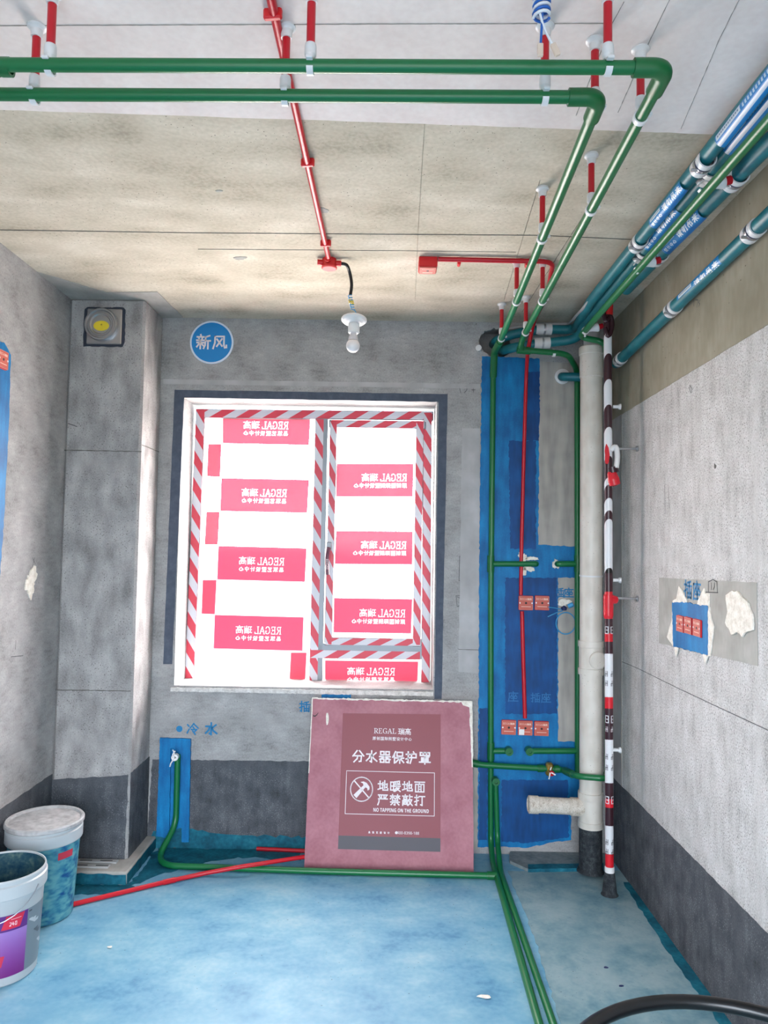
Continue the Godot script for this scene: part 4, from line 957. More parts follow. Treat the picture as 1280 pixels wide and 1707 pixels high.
func build_right_bundle() -> void:
	var face := Vector3(-0.75, -0.62, 0.25)
	# G3: the thin green pipe below the teal ones
	var g0 := Vector3(0.9700, 2.7394, 2.1663)
	var g1 := Vector3(0.9700, 2.7207, 0.4937)
	var dg := (g0 - g1).normalized()
	var t := thing("water_pipe", "green pipe running under the teal pipes along the right wall to the corner", "pipe", g1)
	var h := Transform3D(Basis(), -t.position)
	part("tube", pipe(bend([g0 + dg * 1.3, g1, Vector3(0.9681, 2.7150, 0.3000), Vector3(1.0792, 2.6748, 0.3600), Vector3(1.1479, 2.6174, 0.1700), Vector3(1.1495, 0.4807, 0.1700)], 0.05), PR, 16), M.green, t, h)
	standoff(Vector3(0.9700, 2.7589, 1.7784), dg, "white standoff with red sleeve on the inclined green pipe, nearest the viewer")
	standoff(Vector3(0.9700, 2.7436, 1.1788), dg, "white standoff with red sleeve on the inclined green pipe, midway")
	standoff(Vector3(0.9700, 2.7172, 0.4070), dg, "white standoff with red sleeve on the inclined green pipe, above the drain stack")

	var r1 := 0.0245
	var p0 := Vector3(0.9450, 2.8185, 2.2165)
	var p1 := Vector3(0.9450, 2.8014, 0.5944)
	var d := (p0 - p1).normalized()
	t = thing("insulated_pipe", "leftmost teal pipe of the ceiling bundle, bending along the window wall into the opening", "pipe", p1)
	h = Transform3D(Basis(), -t.position)
	part("tube", pipe(bend([p0 + d * 1.3, p1, Vector3(0.9940, 2.8130, 0.1000), Vector3(0.8226, 2.8137, 0.1000), Vector3(0.6725, 2.7915, 0.0900), Vector3(0.5828, 2.7684, 0.0400), Vector3(0.5859, 2.7901, -0.1200)], 0.07), r1, 18), M.teal, t, h)
	for q in [Vector3(0.9450, 2.8041, 1.8332), Vector3(0.9450, 2.8034, 1.2526)]:
		clamp_on(q, d, r1, t)
	for c in t.get_children():
		if String(c.name).begins_with("clamp"):
			c.transform = h
	var c0 := part("coupling", lathe(mb(), [Vector2(r1, -0.042), Vector2(r1 + 0.005, -0.042), Vector2(r1 + 0.005, 0.042), Vector2(r1, 0.042)], along(Vector3(0.8259, 2.8138, 0.1000), Vector3.RIGHT)).commit(), M.clip_white, t, h)
	part("steel_band", ring(Vector3(0.8291, 2.8138, 0.1000), Vector3.RIGHT, r1 + 0.005, r1 + 0.0065, 0.005), M.steel, c0)
	sticker(Vector3(0.9450, 2.8033, 1.9697), Vector3(0.9450, 2.8145, 2.2735), r1 + 0.0006, face, 2.0, M.label_plain, t)
	sticker(Vector3(0.9450, 2.8027, 1.4360), Vector3(0.9450, 2.8055, 1.7163), r1 + 0.0006, face, 2.0, M.label_text, t)
	p0 = Vector3(1.0000, 2.8297, 2.1098)
	p1 = Vector3(1.0000, 2.8016, 0.3620)
	d = (p0 - p1).normalized()
	var t2 := thing("insulated_pipe", "middle teal pipe of the ceiling bundle, partly covered by the thin green pipe", "pipe", p1)
	var h2 := Transform3D(Basis(), -t2.position)
	part("tube", pipe(bend([p0 + d * 1.3, p1, Vector3(0.9891, 2.7403, 0.1700), Vector3(0.8126, 2.7240, 0.1500), Vector3(0.6918, 2.7116, 0.1300), Vector3(0.6261, 2.7103, 0.0600), Vector3(0.6341, 2.7493, -0.1200)], 0.07), r1, 18), M.teal, t2, h2)
	for q in [Vector3(1.0000, 2.8214, 1.7402), Vector3(1.0000, 2.8108, 1.1330)]:
		clamp_on(q, d, r1, t2)
	for c in t2.get_children():
		if String(c.name).begins_with("clamp"):
			c.transform = h2
	c0 = part("coupling", lathe(mb(), [Vector2(r1, -0.042), Vector2(r1 + 0.005, -0.042), Vector2(r1 + 0.005, 0.042), Vector2(r1, 0.042)], along(Vector3(0.8062, 2.7239, 0.1500), Vector3(1, 0.06, 0))).commit(), M.clip_white, t2, h2)
	part("steel_band", ring(Vector3(0.8094, 2.7240, 0.1500), Vector3.RIGHT, r1 + 0.005, r1 + 0.0065, 0.005), M.steel, c0)
	sticker(Vector3(1.0000, 2.8224, 1.8958), Vector3(1.0000, 2.8274, 2.1846), r1 + 0.0006, face, 2.2, M.label_plain, t2)
	sticker(Vector3(1.0000, 2.8134, 1.2141), Vector3(1.0000, 2.8182, 1.5300), r1 + 0.0006, face, 2.2, M.label_text, t2)
	p0 = Vector3(1.0850, 2.8055, 1.9441)
	p1 = Vector3(1.0850, 2.8312, 0.6778)
	d = (p0 - p1).normalized()
	var t3 := thing("insulated_pipe", "dark teal pipe of the ceiling bundle, closest to the right wall", "pipe", p1)
	var h3 := Transform3D(Basis(), -t3.position)
	part("tube", pipe([p0 + d * 1.3, p1], 0.027, 18), M.teal, t3, h3)
	for q in [Vector3(1.0850, 2.8045, 1.7451), Vector3(1.0850, 2.8196, 1.0841)]:
		clamp_on(q, d, 0.027, t3)
	for c in t3.get_children():
		if String(c.name).begins_with("clamp"):
			c.transform = h3
	sticker(Vector3(1.0850, 2.8166, 1.1864), Vector3(1.0850, 2.8069, 1.5248), 0.0277, face, 2.2, M.label_text, t3)
	p0 = Vector3(1.1720, 2.6690, 1.7722)
	p1 = Vector3(1.1720, 2.5953, 0.2454)
	d = (p0 - p1).normalized()
	var t4 := thing("insulated_pipe", "single teal drain pipe sloping along the right wall below the bundle", "pipe", p1)
	var h4 := Transform3D(Basis(), -t4.position)
	part("tube", pipe([p0 + d * 1.3, p1], 0.026, 18), M.teal, t4, h4)
	for q in [Vector3(1.1720, 2.6649, 1.6816), Vector3(1.1720, 2.6331, 1.0083), Vector3(1.1720, 2.5994, 0.3143)]:
		clamp_on(q, d, 0.026, t4)
	for c in t4.get_children():
		if String(c.name).begins_with("clamp"):
			c.transform = h4
	sticker(Vector3(1.1720, 2.6396, 1.1139), Vector3(1.1720, 2.6563, 1.4864), 0.0267, face, 2.2, M.label_text, t4)
	for s in [[t, h], [t2, h2], [t3, h3], [t4, h4]]:
		for c in s[0].get_children():
			if String(c.name).begins_with("sticker"):
				c.transform = s[1]
	p0 = Vector3(0.9300, 2.8268, 2.2458)
	p1 = Vector3(0.9300, 2.7938, 0.5122)
	d = (p0 - p1).normalized()
	t = thing("thin_conduit", "thin pale conduit alongside the leftmost teal pipe", "conduit", p1)
	h = Transform3D(Basis(), -t.position)
	part("tube", pipe(bend([p0 + d * 1.3, p1, Vector3(0.9738, 2.8610, 0.0500), Vector3(0.8055, 2.8616, 0.0400), Vector3(0.6430, 2.8356, 0.0300)], 0.04), 0.0075, 12), M.pvc_grey, t, h)
	# stub of teal pipe with a wall flange beside the stack
	t = thing("wall_stub", "short teal pipe stub with white wall flange left of the drain stack", "pipe", Vector3(0.9540, 2.5809, 0.0000))
	h = Transform3D(Basis(), -t.position)
	part("tube", pipe(bend([Vector3(0.9474, 2.5808, 0.0000), Vector3(0.9374, 2.5641, 0.0700), Vector3(1.0818, 2.5559, 0.1000)], 0.05), 0.0235, 18), M.teal, t, h)
	part("flange", lathe(mb(), [Vector2(0.022, 0.0), Vector2(0.042, 0.0), Vector2(0.042, 0.01), Vector2(0.03, 0.014), Vector2(0.022, 0.014)], along(Vector3(0.9502, 2.5803, 0.0020), Vector3(0, 0, 1))).commit(), M.clip_white, t, h)
	t = thing("wall_plug", "small white plug at the left rim of the wall opening", "plug", Vector3(0.4964, 2.7214, 0.0000))
	part("plug", lathe(mb(), [Vector2(0.009, 0.002), Vector2(0.009, 0.03), Vector2(0.017, 0.034), Vector2(0.017, 0.04), Vector2(0, 0.04)], along(Vector3.ZERO, Vector3(-0.35, 0.1, 1))).commit(), M.clip_white, t)

func build_stack() -> void:
	# drain stack in the corner
	var c := Vector3(1.0482, 1.3731, 0.2300)
	var x := c.x
	var z := c.z
	var t := thing("drain_stack", "thick cream plastic drain pipe standing in the corner with a capped side branch", "pipe", Vector3(x, 0.016, z))
	var R := 0.056
	var y := func(v: Vector3) -> float: return v.y - 0.016
	var yb: float = y.call(Vector3(1.0503, 0.2410, 0.2300))
	var yt: float = y.call(Vector3(1.0458, 2.6163, 0.2300))
	part("tube", lathe(mb(), [Vector2(R, yb), Vector2(R, yt)]).commit(), M.pvc, t)
	var col: float = y.call(Vector3(1.0459, 2.5784, 0.2300))
	part("top_socket", lathe(mb(), [Vector2(R, col - 0.06), Vector2(R + 0.004, col - 0.055), Vector2(R + 0.004, col + 0.06), Vector2(R + 0.008, col + 0.064), Vector2(R + 0.008, col + 0.1), Vector2(R + 0.003, col + 0.106), Vector2(0.045, col + 0.106)]).commit(), M.pvc, t)
	part("upper_pipe", lathe(mb(), [Vector2(0.04, col + 0.1), Vector2(0.04, CEIL - 0.018)]).commit(), M.pvc_grey, t)
	for p in [[Vector3(1.0486, 1.1658, 0.2300), Vector3(1.0489, 0.9959, 0.2300)], [Vector3(1.0500, 0.4074, 0.2300), Vector3(1.0503, 0.2351, 0.2300)]]:
		var lo: float = y.call(p[1])
		var hi: float = y.call(p[0])
		part("joint_sleeve", lathe(mb(), [Vector2(R, lo), Vector2(R + 0.007, lo), Vector2(R + 0.007, lo + 0.03), Vector2(R + 0.0035, lo + 0.032), Vector2(R + 0.0035, hi - 0.032), Vector2(R + 0.007, hi - 0.03), Vector2(R + 0.007, hi), Vector2(R, hi)]).commit(), M.pvc, t)
	var ip: float = y.call(Vector3(1.0579, 1.0749, 0.2300))
	part("inspection_cap", lathe(mb(), [Vector2(0.036, 0.0), Vector2(0.036, 0.058), Vector2(0.044, 0.058), Vector2(0.044, 0.068), Vector2(0.038, 0.072), Vector2(0, 0.072)], along(Vector3(0.012, ip, 0), Vector3(0.1, 0, 1))).commit(), M.pvc, t)
	var by: float = y.call(Vector3(0.8837, 0.3301, 0.2300))
	var bl: float = Vector3(0.7324, 0.3334, 0.2300).x - x
	part("branch", lathe(mb(), [Vector2(0.040, 0.03), Vector2(0.040, -bl - 0.05), Vector2(0.041, -bl - 0.05)], along(Vector3(0, by, 0), Vector3(-1, 0.03, 0))).commit(), M.pvc_dirty, t)
	part("branch_cap", lathe(mb(), [Vector2(0.040, -bl - 0.052), Vector2(0.044, -bl - 0.05), Vector2(0.044, -bl - 0.004), Vector2(0.036, -bl), Vector2(0.034, -bl - 0.006), Vector2(0, -bl - 0.006)], along(Vector3(0, by, 0), Vector3(-1, 0.03, 0))).commit(), M.pvc_dirty, t)
	part("branch_socket", lathe(mb(), [Vector2(0.040, 0.04), Vector2(0.0445, 0.04), Vector2(0.0445, 0.10), Vector2(0.040, 0.10)], along(Vector3(0, by, 0), Vector3(-1, 0.03, 0))).commit(), M.pvc_dirty, t)
	part("foot_coating", lathe(mb(), [Vector2(R + 0.012, 0), Vector2(R + 0.001, 0.02), Vector2(R + 0.0005, yb + 0.008), Vector2(R - 0.006, yb + 0.01)]).commit(), M.coating, t)
	part("cable_tie", ring(Vector3(0, y.call(Vector3(1.0479, 1.4956, 0.2300)), 0), Vector3(0, 1, 0.03), R, R + 0.003, 0.004), M.clip_white, t)

	# valve pipe
	t = thing("valve_pipe", "green pipe with a brass valve crossing from the pink board to the drain stack", "pipe", Vector3(0.5106, 0.4885, 0.0550))
	var h := Transform3D(Basis(), -t.position)
	part("tube", pipe(bend([Vector3(0.4151, 0.5025, 0.0550), Vector3(0.5107, 0.4822, 0.0550), Vector3(0.9483, 0.4656, 0.0580), Vector3(0.9646, 0.5016, 0.2900), Vector3(1.0945, 0.5059, 0.3350), Vector3(1.1434, 0.4806, 0.1700)], 0.04), PR, 16), M.green, t, h)
	for p in [[Vector3(0.4565, 0.4938, 0.0550), Vector3(0.5011, 0.4852, 0.0550)], [Vector3(0.8155, 0.4690, 0.0560), Vector3(0.8472, 0.4695, 0.0560)], [Vector3(0.9041, 0.4677, 0.0570), Vector3(0.9293, 0.4684, 0.0580)], [Vector3(0.9484, 0.4747, 0.1100), Vector3(0.9614, 0.4894, 0.2200)]]:
		part("fitting", socket(p[0], p[1]), M.green_fitting, t, h)
	var v := part("valve", box(mb(), Vector3(0.8572, 0.4336, 0.0400), Vector3(0.8967, 0.5008, 0.0750), 0.008).commit(), M.brass, t, h)
	part("valve_stem", lathe(mb(), [Vector2(0.010, 0), Vector2(0.010, 0.03), Vector2(0, 0.03)], along(Vector3(0.8755, 0.4653, 0.0720), Vector3(0.1, -0.25, 1))).commit(), M.brass, v)
	part("red_button", lathe(mb(), [Vector2(0, 0.02), Vector2(0.014, 0.022), Vector2(0.014, 0.03), Vector2(0, 0.034)], along(Vector3(0.8775, 0.4637, 0.0770), Vector3(0.1, -0.25, 1))).commit(), M.red_box, v)
	var k := mb()
	for a in [[Vector3(0.8691, 0.4656, 0.1150), Vector3(0.8619, 0.4331, 0.1200)], [Vector3(0.8754, 0.4657, 0.1150), Vector3(0.8962, 0.4552, 0.1200)], [Vector3(0.8691, 0.4779, 0.1150), Vector3(0.8748, 0.4940, 0.1170)]]:
		tube(k, a, 0.0035, 8)
	part("handle_wing", k.commit(), M.white, v)

func build_pole() -> void:
	var z := 0.45
	var top := Vector3(1.0673, 2.8105, 0.4500)
	var low := Vector3(1.0779, 0.1104, 0.4500)
	var t := thing("wrapped_pole", "gas riser wrapped in white, red and dark printed tape, standing beside the drain stack", "pipe", Vector3(low.x, 0, z))
	var h := Transform3D(Basis(), -t.position)
	var W := srgb(226, 226, 228)
	var K := srgb(58, 30, 38)
	var Rd := srgb(214, 30, 44)
	var bands := [[Vector2(1.0763, 2.6700), K], [Vector2(1.0763, 2.5597), W], [Vector2(1.0764, 2.4320), K], [Vector2(1.0765, 2.3076), W], [Vector2(1.0766, 2.1984), K], [Vector2(1.0766, 2.0573), W], [Vector2(1.0767, 1.9518), K], [Vector2(1.0767, 1.9167), W], [Vector2(1.0768, 1.8524), K], [Vector2(1.0768, 1.7912), W], [Vector2(1.0768, 1.7504), K], [Vector2(1.0770, 1.5155), W], [Vector2(1.0770, 1.4261), K], [Vector2(1.0771, 1.2966), Rd], [Vector2(1.0772, 1.2277), K], [Vector2(1.0772, 1.1876), Rd], [Vector2(1.0772, 1.1303), K], [Vector2(1.0773, 0.9251), W], [Vector2(1.0774, 0.8711), Rd], [Vector2(1.0775, 0.7239), K], [Vector2(1.0776, 0.5210), W], [Vector2(1.0776, 0.4480), K], [Vector2(1.0777, 0.4060), Rd], [Vector2(1.0777, 0.3221), K], [Vector2(1.0778, 0.1910), W], [Vector2(1.0778, 0.1271), Rd], [Vector2(1.0779, -0.0226), W]]
	var im := Image.create_empty(96, 2048, false, Image.FORMAT_RGB8)
	var hi := top.y
	var span := top.y - low.y
	var from := hi
	for i in bands.size():
		var to: float = bands[i][0].y
		var slant := 22 if i < 12 else 3
		for x in 96:
			var off := int(slant * sin(TAU * x / 96.0))
			var r0 := int((from - low.y) / span * 2047) + off
			var r1 := int((to - low.y) / span * 2047) + off
			if i == 0:
				r0 = 2047
			im.fill_rect(Rect2i(x, maxi(0, r1), 1, maxi(1, r0 - maxi(0, r1) + 1)), bands[i][1])
		from = to
	# scraps of the print, repeated round the pipe
	for m in [[Vector2(1.0771, 1.2449), W], [Vector2(1.0774, 0.8229), W], [Vector2(1.0776, 0.4452), W]]:
		var r := int((m[0].y - low.y) / span * 2047)
		for x in [6, 30, 54, 78]:
			ink_line(im, Vector2(x, r - 12), Vector2(x, r + 12), 3, m[1])
			ink_line(im, Vector2(x, r + 12), Vector2(x + 9, r + 12), 3, m[1])
			ink_line(im, Vector2(x, r), Vector2(x + 8, r), 3, m[1])
			ink_line(im, Vector2(x, r - 12), Vector2(x + 9, r - 12), 3, m[1])
			ink_line(im, Vector2(x + 13, r - 12), Vector2(x + 13, r + 12), 3, m[1])
	for m in [Vector2(1.0773, 1.0390), Vector2(1.0773, 0.9934), Vector2(1.0775, 0.6477), Vector2(1.0775, 0.5969), Vector2(1.0778, 0.2495), Vector2(1.0778, 0.2050), Vector2(1.0774, 0.7776)]:
		var r := int((m.y - low.y) / span * 2047)
		var c := W if m.y > Vector2(1.0775, 0.7267).y and m.y < Vector2(1.0774, 0.8683).y else srgb(50, 50, 54)
		for x in [10, 34, 58, 82]:
			ink_line(im, Vector2(x, r - 9), Vector2(x, r + 9), 2, c)
			ink_line(im, Vector2(x + 6, r - 9), Vector2(x + 6, r + 9), 2, c)
			ink_line(im, Vector2(x, r), Vector2(x + 10, r), 2, c)
			ink_line(im, Vector2(x + 10, r - 9), Vector2(x + 10, r), 2, c)
	part("wrapping", lathe(mb(), [Vector2(0.0195, low.y), Vector2(0.0195, top.y)], Transform3D(Basis(Vector3(1, 0, 0), Vector3((top.x - low.x) / span, 1, 0), Vector3(0, 0, 1)), Vector3(low.x, 0, z)), 24).commit(), printed(im, 0.28), t, h)
	part("collar", lathe(mb(), [Vector2(0.0215, low.y - 0.012), Vector2(0.0225, low.y - 0.004), Vector2(0.0225, low.y + 0.02), Vector2(0.0195, low.y + 0.022)], Transform3D(Basis(), Vector3(low.x, 0, z))).commit(), M.white, t, h)
	part("floor_sleeve", lathe(mb(), [Vector2(0.042, 0.0), Vector2(0.034, 0.012), Vector2(0.030, 0.05), Vector2(0.024, low.y - 0.005), Vector2(0.018, low.y - 0.002)], Transform3D(Basis(), Vector3(low.x, 0, z))).commit(), M.coating, t, h)
	part("red_head", lathe(mb(), [Vector2(0, -0.03), Vector2(0.024, -0.03), Vector2(0.026, 0.02), Vector2(0.018, 0.035), Vector2(0, 0.04)], Transform3D(Basis(), top)).commit(), M.red_box, t, h)
	var wrap := mb()
	tube(wrap, smooth([Vector3(1.0409, 2.7916, 0.4700), Vector3(1.0511, 2.7455, 0.4750), Vector3(1.0745, 2.7666, 0.4750), Vector3(1.0813, 2.7171, 0.4720), Vector3(1.0632, 2.6717, 0.4740), Vector3(1.0462, 2.7137, 0.4720)], 5), 0.011, 10)
	part("dark_film_knot", wrap.commit(), M.film_dark, t, h)
	for y in [Vector3(1.0882, 2.3285, 0.4500), Vector3(1.0886, 1.4840, 0.4500), Vector3(1.0947, 0.6762, 0.4500)]:
		part("white_peg", lathe(mb(), [Vector2(0, 0.015), Vector2(0.008, 0.015), Vector2(0.008, 0.04), Vector2(0.0125, 0.042), Vector2(0.0145, 0.052), Vector2(0, 0.052)], along(Vector3(low.x, y.y, z), Vector3(1, 0.0, 0.1))).commit(), M.clip_white, t, h)
	var f := mb()
	tube(f, smooth([Vector3(1.0794, 2.1147, 0.4600), Vector3(1.0996, 2.1283, 0.4700), Vector3(1.1068, 2.0839, 0.4750), Vector3(1.1010, 2.0255, 0.4750)], 5), 0.013, 10)
	part("white_flap", f.commit(), M.white, t, h)
	part("red_flap", lathe(mb(), [Vector2(0.008, -0.055), Vector2(0.03, -0.05), Vector2(0.031, -0.02), Vector2(0.024, 0.01), Vector2(0.014, 0.03)], Transform3D(Basis(Vector3(0, 0, 1), 0.25), Vector3(1.0853, 1.9919, 0.4600)), 9).commit(), M.film_red_solid, t, h)
	part("dark_band", lathe(mb(), [Vector2(0.027, 0.0), Vector2(0.026, 0.028)], Transform3D(Basis(Vector3(0, 0, 1), 0.2), Vector3(1.0911, 2.0037, 0.4600)), 12).commit(), M.film_dark, t, h)
	part("pink_flap", slab(mb(), blob(Vector2(Vector3(1.0575, 2.0890, 0.4750).x, Vector3(1.0575, 2.0890, 0.4750).y), 0.012, 0.045, 140, 0.3, 14), 0.006, Transform3D(Basis(), Vector3(0, 0, 0.468))).commit(), M.film_red_solid, t, h)
	part("red_tee", lathe(mb(), [Vector2(0.02, -0.075), Vector2(0.0235, -0.06), Vector2(0.0245, 0.02), Vector2(0.022, 0.04)], Transform3D(Basis(), Vector3(1.0713, 1.3741, 0.4500)), 18).commit(), M.film_red_solid, t, h)
	part("red_tee", lathe(mb(), [Vector2(0.024, 0.0), Vector2(0.017, 0.03), Vector2(0.008, 0.036), Vector2(0, 0.036)], along(Vector3(1.0828, 1.3916, 0.4500), Vector3(1, -0.1, 0)), 16).commit(), M.film_red_solid, t, h)
	for p in [[Vector3(1.1116, 2.1224, 0.4500), Vector3(RIGHT - 0.003, Vector3(1.1904, 2.1237, 0.4500).y, 0.45)], [Vector3(1.1117, 1.3978, 0.4500), Vector3(RIGHT - 0.003, Vector3(1.1897, 1.3962, 0.4500).y, 0.45)]]:
		part("bracket_rod", pipe(p, 0.006, 10), M.steel, t, h)
		part("rod_foot", lathe(mb(), [Vector2(0.014, 0), Vector2(0.014, 0.006), Vector2(0, 0.006)], along(p[1], Vector3.LEFT)).commit(), M.steel, t, h)

# ------------------------------------------------------------------ electrical boxes and conduits
func wall_box(at: Vector3, b: Basis, label: String, group: String, tilt := 0.0) -> Node3D:
	var t := thing("socket_box", label, "socket box", at, group)
	t.basis = b * Basis(Vector3(0, 0, 1), tilt)
	part("box", box(mb(), Vector3(-0.039, -0.039, -0.002), Vector3(0.039, 0.039, 0.010), 0.003).commit(), M.red_box, t)
	var c := part("cover", box(mb(), Vector3(-0.036, -0.037, 0.009), Vector3(0.036, 0.037, 0.013), 0.0015).commit(), M.box_cover, t)
	var e := mb()
	for s in [-1, 1]:
		box(e, Vector3(s * 0.036 - 0.0015, -0.037, 0.011), Vector3(s * 0.036 + 0.0015, 0.037, 0.0142), 0.0005)
		box(e, Vector3(-0.037, s * 0.036 - 0.001, 0.011), Vector3(0.037, s * 0.036 + 0.001, 0.0138), 0.0005)
	part("rim", e.commit(), M.cover_edge, c)
	part("hole", lathe(mb(), [Vector2(0.006, 0.0), Vector2(0.006, 0.0006), Vector2(0, 0.0006)], along(Vector3(0, 0, 0.013), Vector3(0, 0, 1)), 14).commit(), M.black, c)
	for s in [-1, 1]:
		part("screw", lathe(mb(), [Vector2(0.0045, 0), Vector2(0.004, 0.0018), Vector2(0, 0.002)], along(Vector3(s * 0.033, 0, 0.013), Vector3(0, 0, 1)), 10).commit(), M.white, c)
	var p := mb()
	write(p, "瑞高", Vector2(0.019, 0.021), 0.011, 0.012, 0.0016, Transform3D(), 0.0133)
	box(p, Vector3(-0.026, -0.021, 0.013), Vector3(0.026, -0.018, 0.0133))
	part("print", p.commit(), M.cover_print, c)
	part("print", latin("REGAL", 0.010, true), M.cover_print, c, Transform3D(Basis(), Vector3(-0.010, 0.021, 0.0133)))
	return t

func build_electrics() -> void:
	var g := "socket boxes in the blue pipe chase"
	wall_box(Vector3(0.7562, 1.3368, 0.0040), ON_BACK, "left box of the upper socket pair in the blue chase", g, -0.01)
	wall_box(Vector3(0.8440, 1.3382, 0.0040), ON_BACK, "right box of the upper socket pair in the blue chase", g, -0.02)
	wall_box(Vector3(0.6686, 0.6704, 0.0040), ON_BACK, "leftmost of the three lower socket boxes in the blue chase", g, -0.02)
	var mid := wall_box(Vector3(0.7573, 0.6687, 0.0040), ON_BACK, "middle of the three lower socket boxes, with a white sticker", g, -0.02)
	part("white_sticker", boxed(Vector3(-0.034, -0.036, 0.0132), Vector3(-0.006, -0.006, 0.0142)), M.white, mid)
	wall_box(Vector3(0.8443, 0.6670, 0.0040), ON_BACK, "rightmost of the three lower socket boxes in the blue chase", g, -0.02)
	g = "socket boxes on the right wall"
	wall_box(Vector3(1.2105, 1.3301, 0.9911), ON_RIGHT.scaled(Vector3.ONE * 0.86), "farthest socket box on the right wall's blue patch", g, -0.02)
	wall_box(Vector3(1.2105, 1.3310, 1.0717), ON_RIGHT.scaled(Vector3.ONE * 0.86), "middle socket box on the right wall's blue patch", g, -0.02)
	wall_box(Vector3(1.2105, 1.3305, 1.1564), ON_RIGHT.scaled(Vector3.ONE * 0.86), "nearest socket box on the right wall's blue patch", g, -0.02)
	wall_box(Vector3(-1.6470, 2.3914, 0.9515), ON_LEFT, "red socket box on the blue strip at the left edge", "", 0.0)

	# red conduit from the ceiling to the chase boxes
	var t := thing("red_conduit", "red conduit from the square ceiling box, dropping down the blue chase", "conduit", Vector3(0.1759, 2.8800, 0.8755))
	var h := Transform3D(Basis(), -t.position)
	var y := CEIL - 0.014
	part("tube", pipe(bend([Vector3(0.1997, 2.8660, 0.9113), Vector3(0.6970, 2.8660, 0.9029), Vector3(0.7618, 2.8660, 0.4843), Vector3(0.7775, 2.8660, 0.1299), Vector3(0.7501, 2.8097, 0.2050), Vector3(0.7297, 2.7087, 0.2000), Vector3(0.7338, 2.6635, 0.1300), Vector3(0.7477, 2.5719, 0.0250), Vector3(0.7383, 2.1360, 0.0200), Vector3(0.7296, 1.6127, 0.0150), Vector3(0.7285, 1.3789, 0.0120)], 0.06), 0.0102, 14), M.red, t, h)
	part("tube", pipe([Vector3(0.7356, 1.2918, 0.0120), Vector3(0.7434, 1.0315, 0.0140), Vector3(0.7554, 0.7215, 0.0120)], 0.011, 14), M.red, t, h)
	for p in [Vector3(0.2936, 2.8800, 0.8731), Vector3(0.5893, 2.8800, 0.8704)]:
		part("saddle", box(mb(), Vector3(-0.007, -0.026, -0.018), Vector3(0.007, 0, 0.018), 0.004, Transform3D(Basis(), p)).commit(), M.red_box, t, h)
	t = thing("ceiling_box", "square red junction box on the ceiling left of the green pipes", "junction box", Vector3(0.1580, 2.8800, 0.8682))
	part("box", box(mb(), Vector3(-0.04, -0.045, -0.04), Vector3(0.04, 0, 0.04), 0.003).commit(), M.red_box, t)
	var c := part("cover", box(mb(), Vector3(-0.037, -0.05, -0.038), Vector3(0.037, -0.044, 0.038), 0.002).commit(), M.box_cover, t)
	part("hole", lathe(mb(), [Vector2(0.006, 0.0), Vector2(0.006, 0.0006), Vector2(0, 0.0006)], along(Vector3(0, -0.05, 0), Vector3.DOWN), 14).commit(), M.black, c)
	var p0 := mb()
	box(p0, Vector3(-0.026, -0.0504, 0.014), Vector3(0.026, -0.05, 0.018))
	box(p0, Vector3(-0.022, -0.0504, -0.024), Vector3(0.022, -0.05, -0.016))
	part("print", p0.commit(), M.cover_print, c)

	# conduit to the lamp
	t = thing("red_conduit", "long red ceiling conduit leading to the round lamp box", "conduit", Vector3(-0.2889, 2.8800, 1.8122))
	h = Transform3D(Basis(), -t.position)
	var near := Vector3(-0.2848, 2.8660, 2.4039)
	var far := Vector3(-0.2724, 2.8660, 0.9206)
	part("tube", pipe([near + (near - far) * 0.6, near.lerp(far, 0.5), far], 0.0112, 14), M.red, t, h)
	for k in [Vector3(-0.2879, 2.8800, 2.3591), Vector3(-0.2775, 2.8800, 1.6934), Vector3(-0.2715, 2.8800, 1.0602)]:
		part("saddle", box(mb(), Vector3(-0.022, -0.027, -0.008), Vector3(0.022, 0, 0.008), 0.004, Transform3D(Basis(Vector3.UP, -0.12), k)).commit(), M.red_box, t, h)
	t = thing("lamp_box", "round red conduit box on the ceiling above the hanging bulb", "junction box", Vector3(-0.2723, 2.8800, 0.8593))
	part("body", lathe(mb(), [Vector2(0.031, 0), Vector2(0.031, 0.036), Vector2(0.0, 0.036)], along(Vector3.ZERO, Vector3.DOWN)).commit(), M.red_box, t)
	part("lid", lathe(mb(), [Vector2(0.034, 0.036), Vector2(0.034, 0.041), Vector2(0.030, 0.044), Vector2(0, 0.044)], along(Vector3.ZERO, Vector3.DOWN)).commit(), M.lid_red, t)
	for d in [Vector3(-1, 0, 0.15), Vector3(1, 0, -0.1), Vector3(-0.1, 0, 1)]:
		part("spout", lathe(mb(), [Vector2(0.0125, 0.02), Vector2(0.0125, 0.052), Vector2(0.0, 0.052)], along(Vector3(0, -0.017, 0), d), 16).commit(), M.red_box, t)

	# hanging lamp
	var lamp := Vector3(-0.1627, 2.6310, 0.8000)
	t = thing("hanging_bulb", "bare white bulb in a round holder hanging from black flexible conduit", "lamp", lamp)
	h = Transform3D(Basis(), -t.position)
	var spout := Vector3(-0.2723, 2.8800, 0.8593) + Vector3(0.045, -0.017, -0.005)
	part("flexible_conduit", pipe(smooth([spout, spout + Vector3(0.03, -0.006, 0), Vector3(-0.1847, 2.8385, 0.8100), Vector3(-0.1760, 2.7890, 0.8050), Vector3(-0.1808, 2.7418, 0.8000)], 6), 0.0072, 12), M.black, t, h)
	var coil := []
	var top := Vector3(-0.1834, 2.7418, 0.8000)
	var low := Vector3(-0.1689, 2.6770, 0.8000)
	for k in 73:
		var a := TAU * k / 12.0
		coil.append(top.lerp(low, k / 72.0) + Vector3(cos(a) * 0.0085, 0, sin(a) * 0.0085))
	part("wire_coil", pipe(coil, 0.0022, 6), M.wire_blue, t, h)
	var coil2 := []
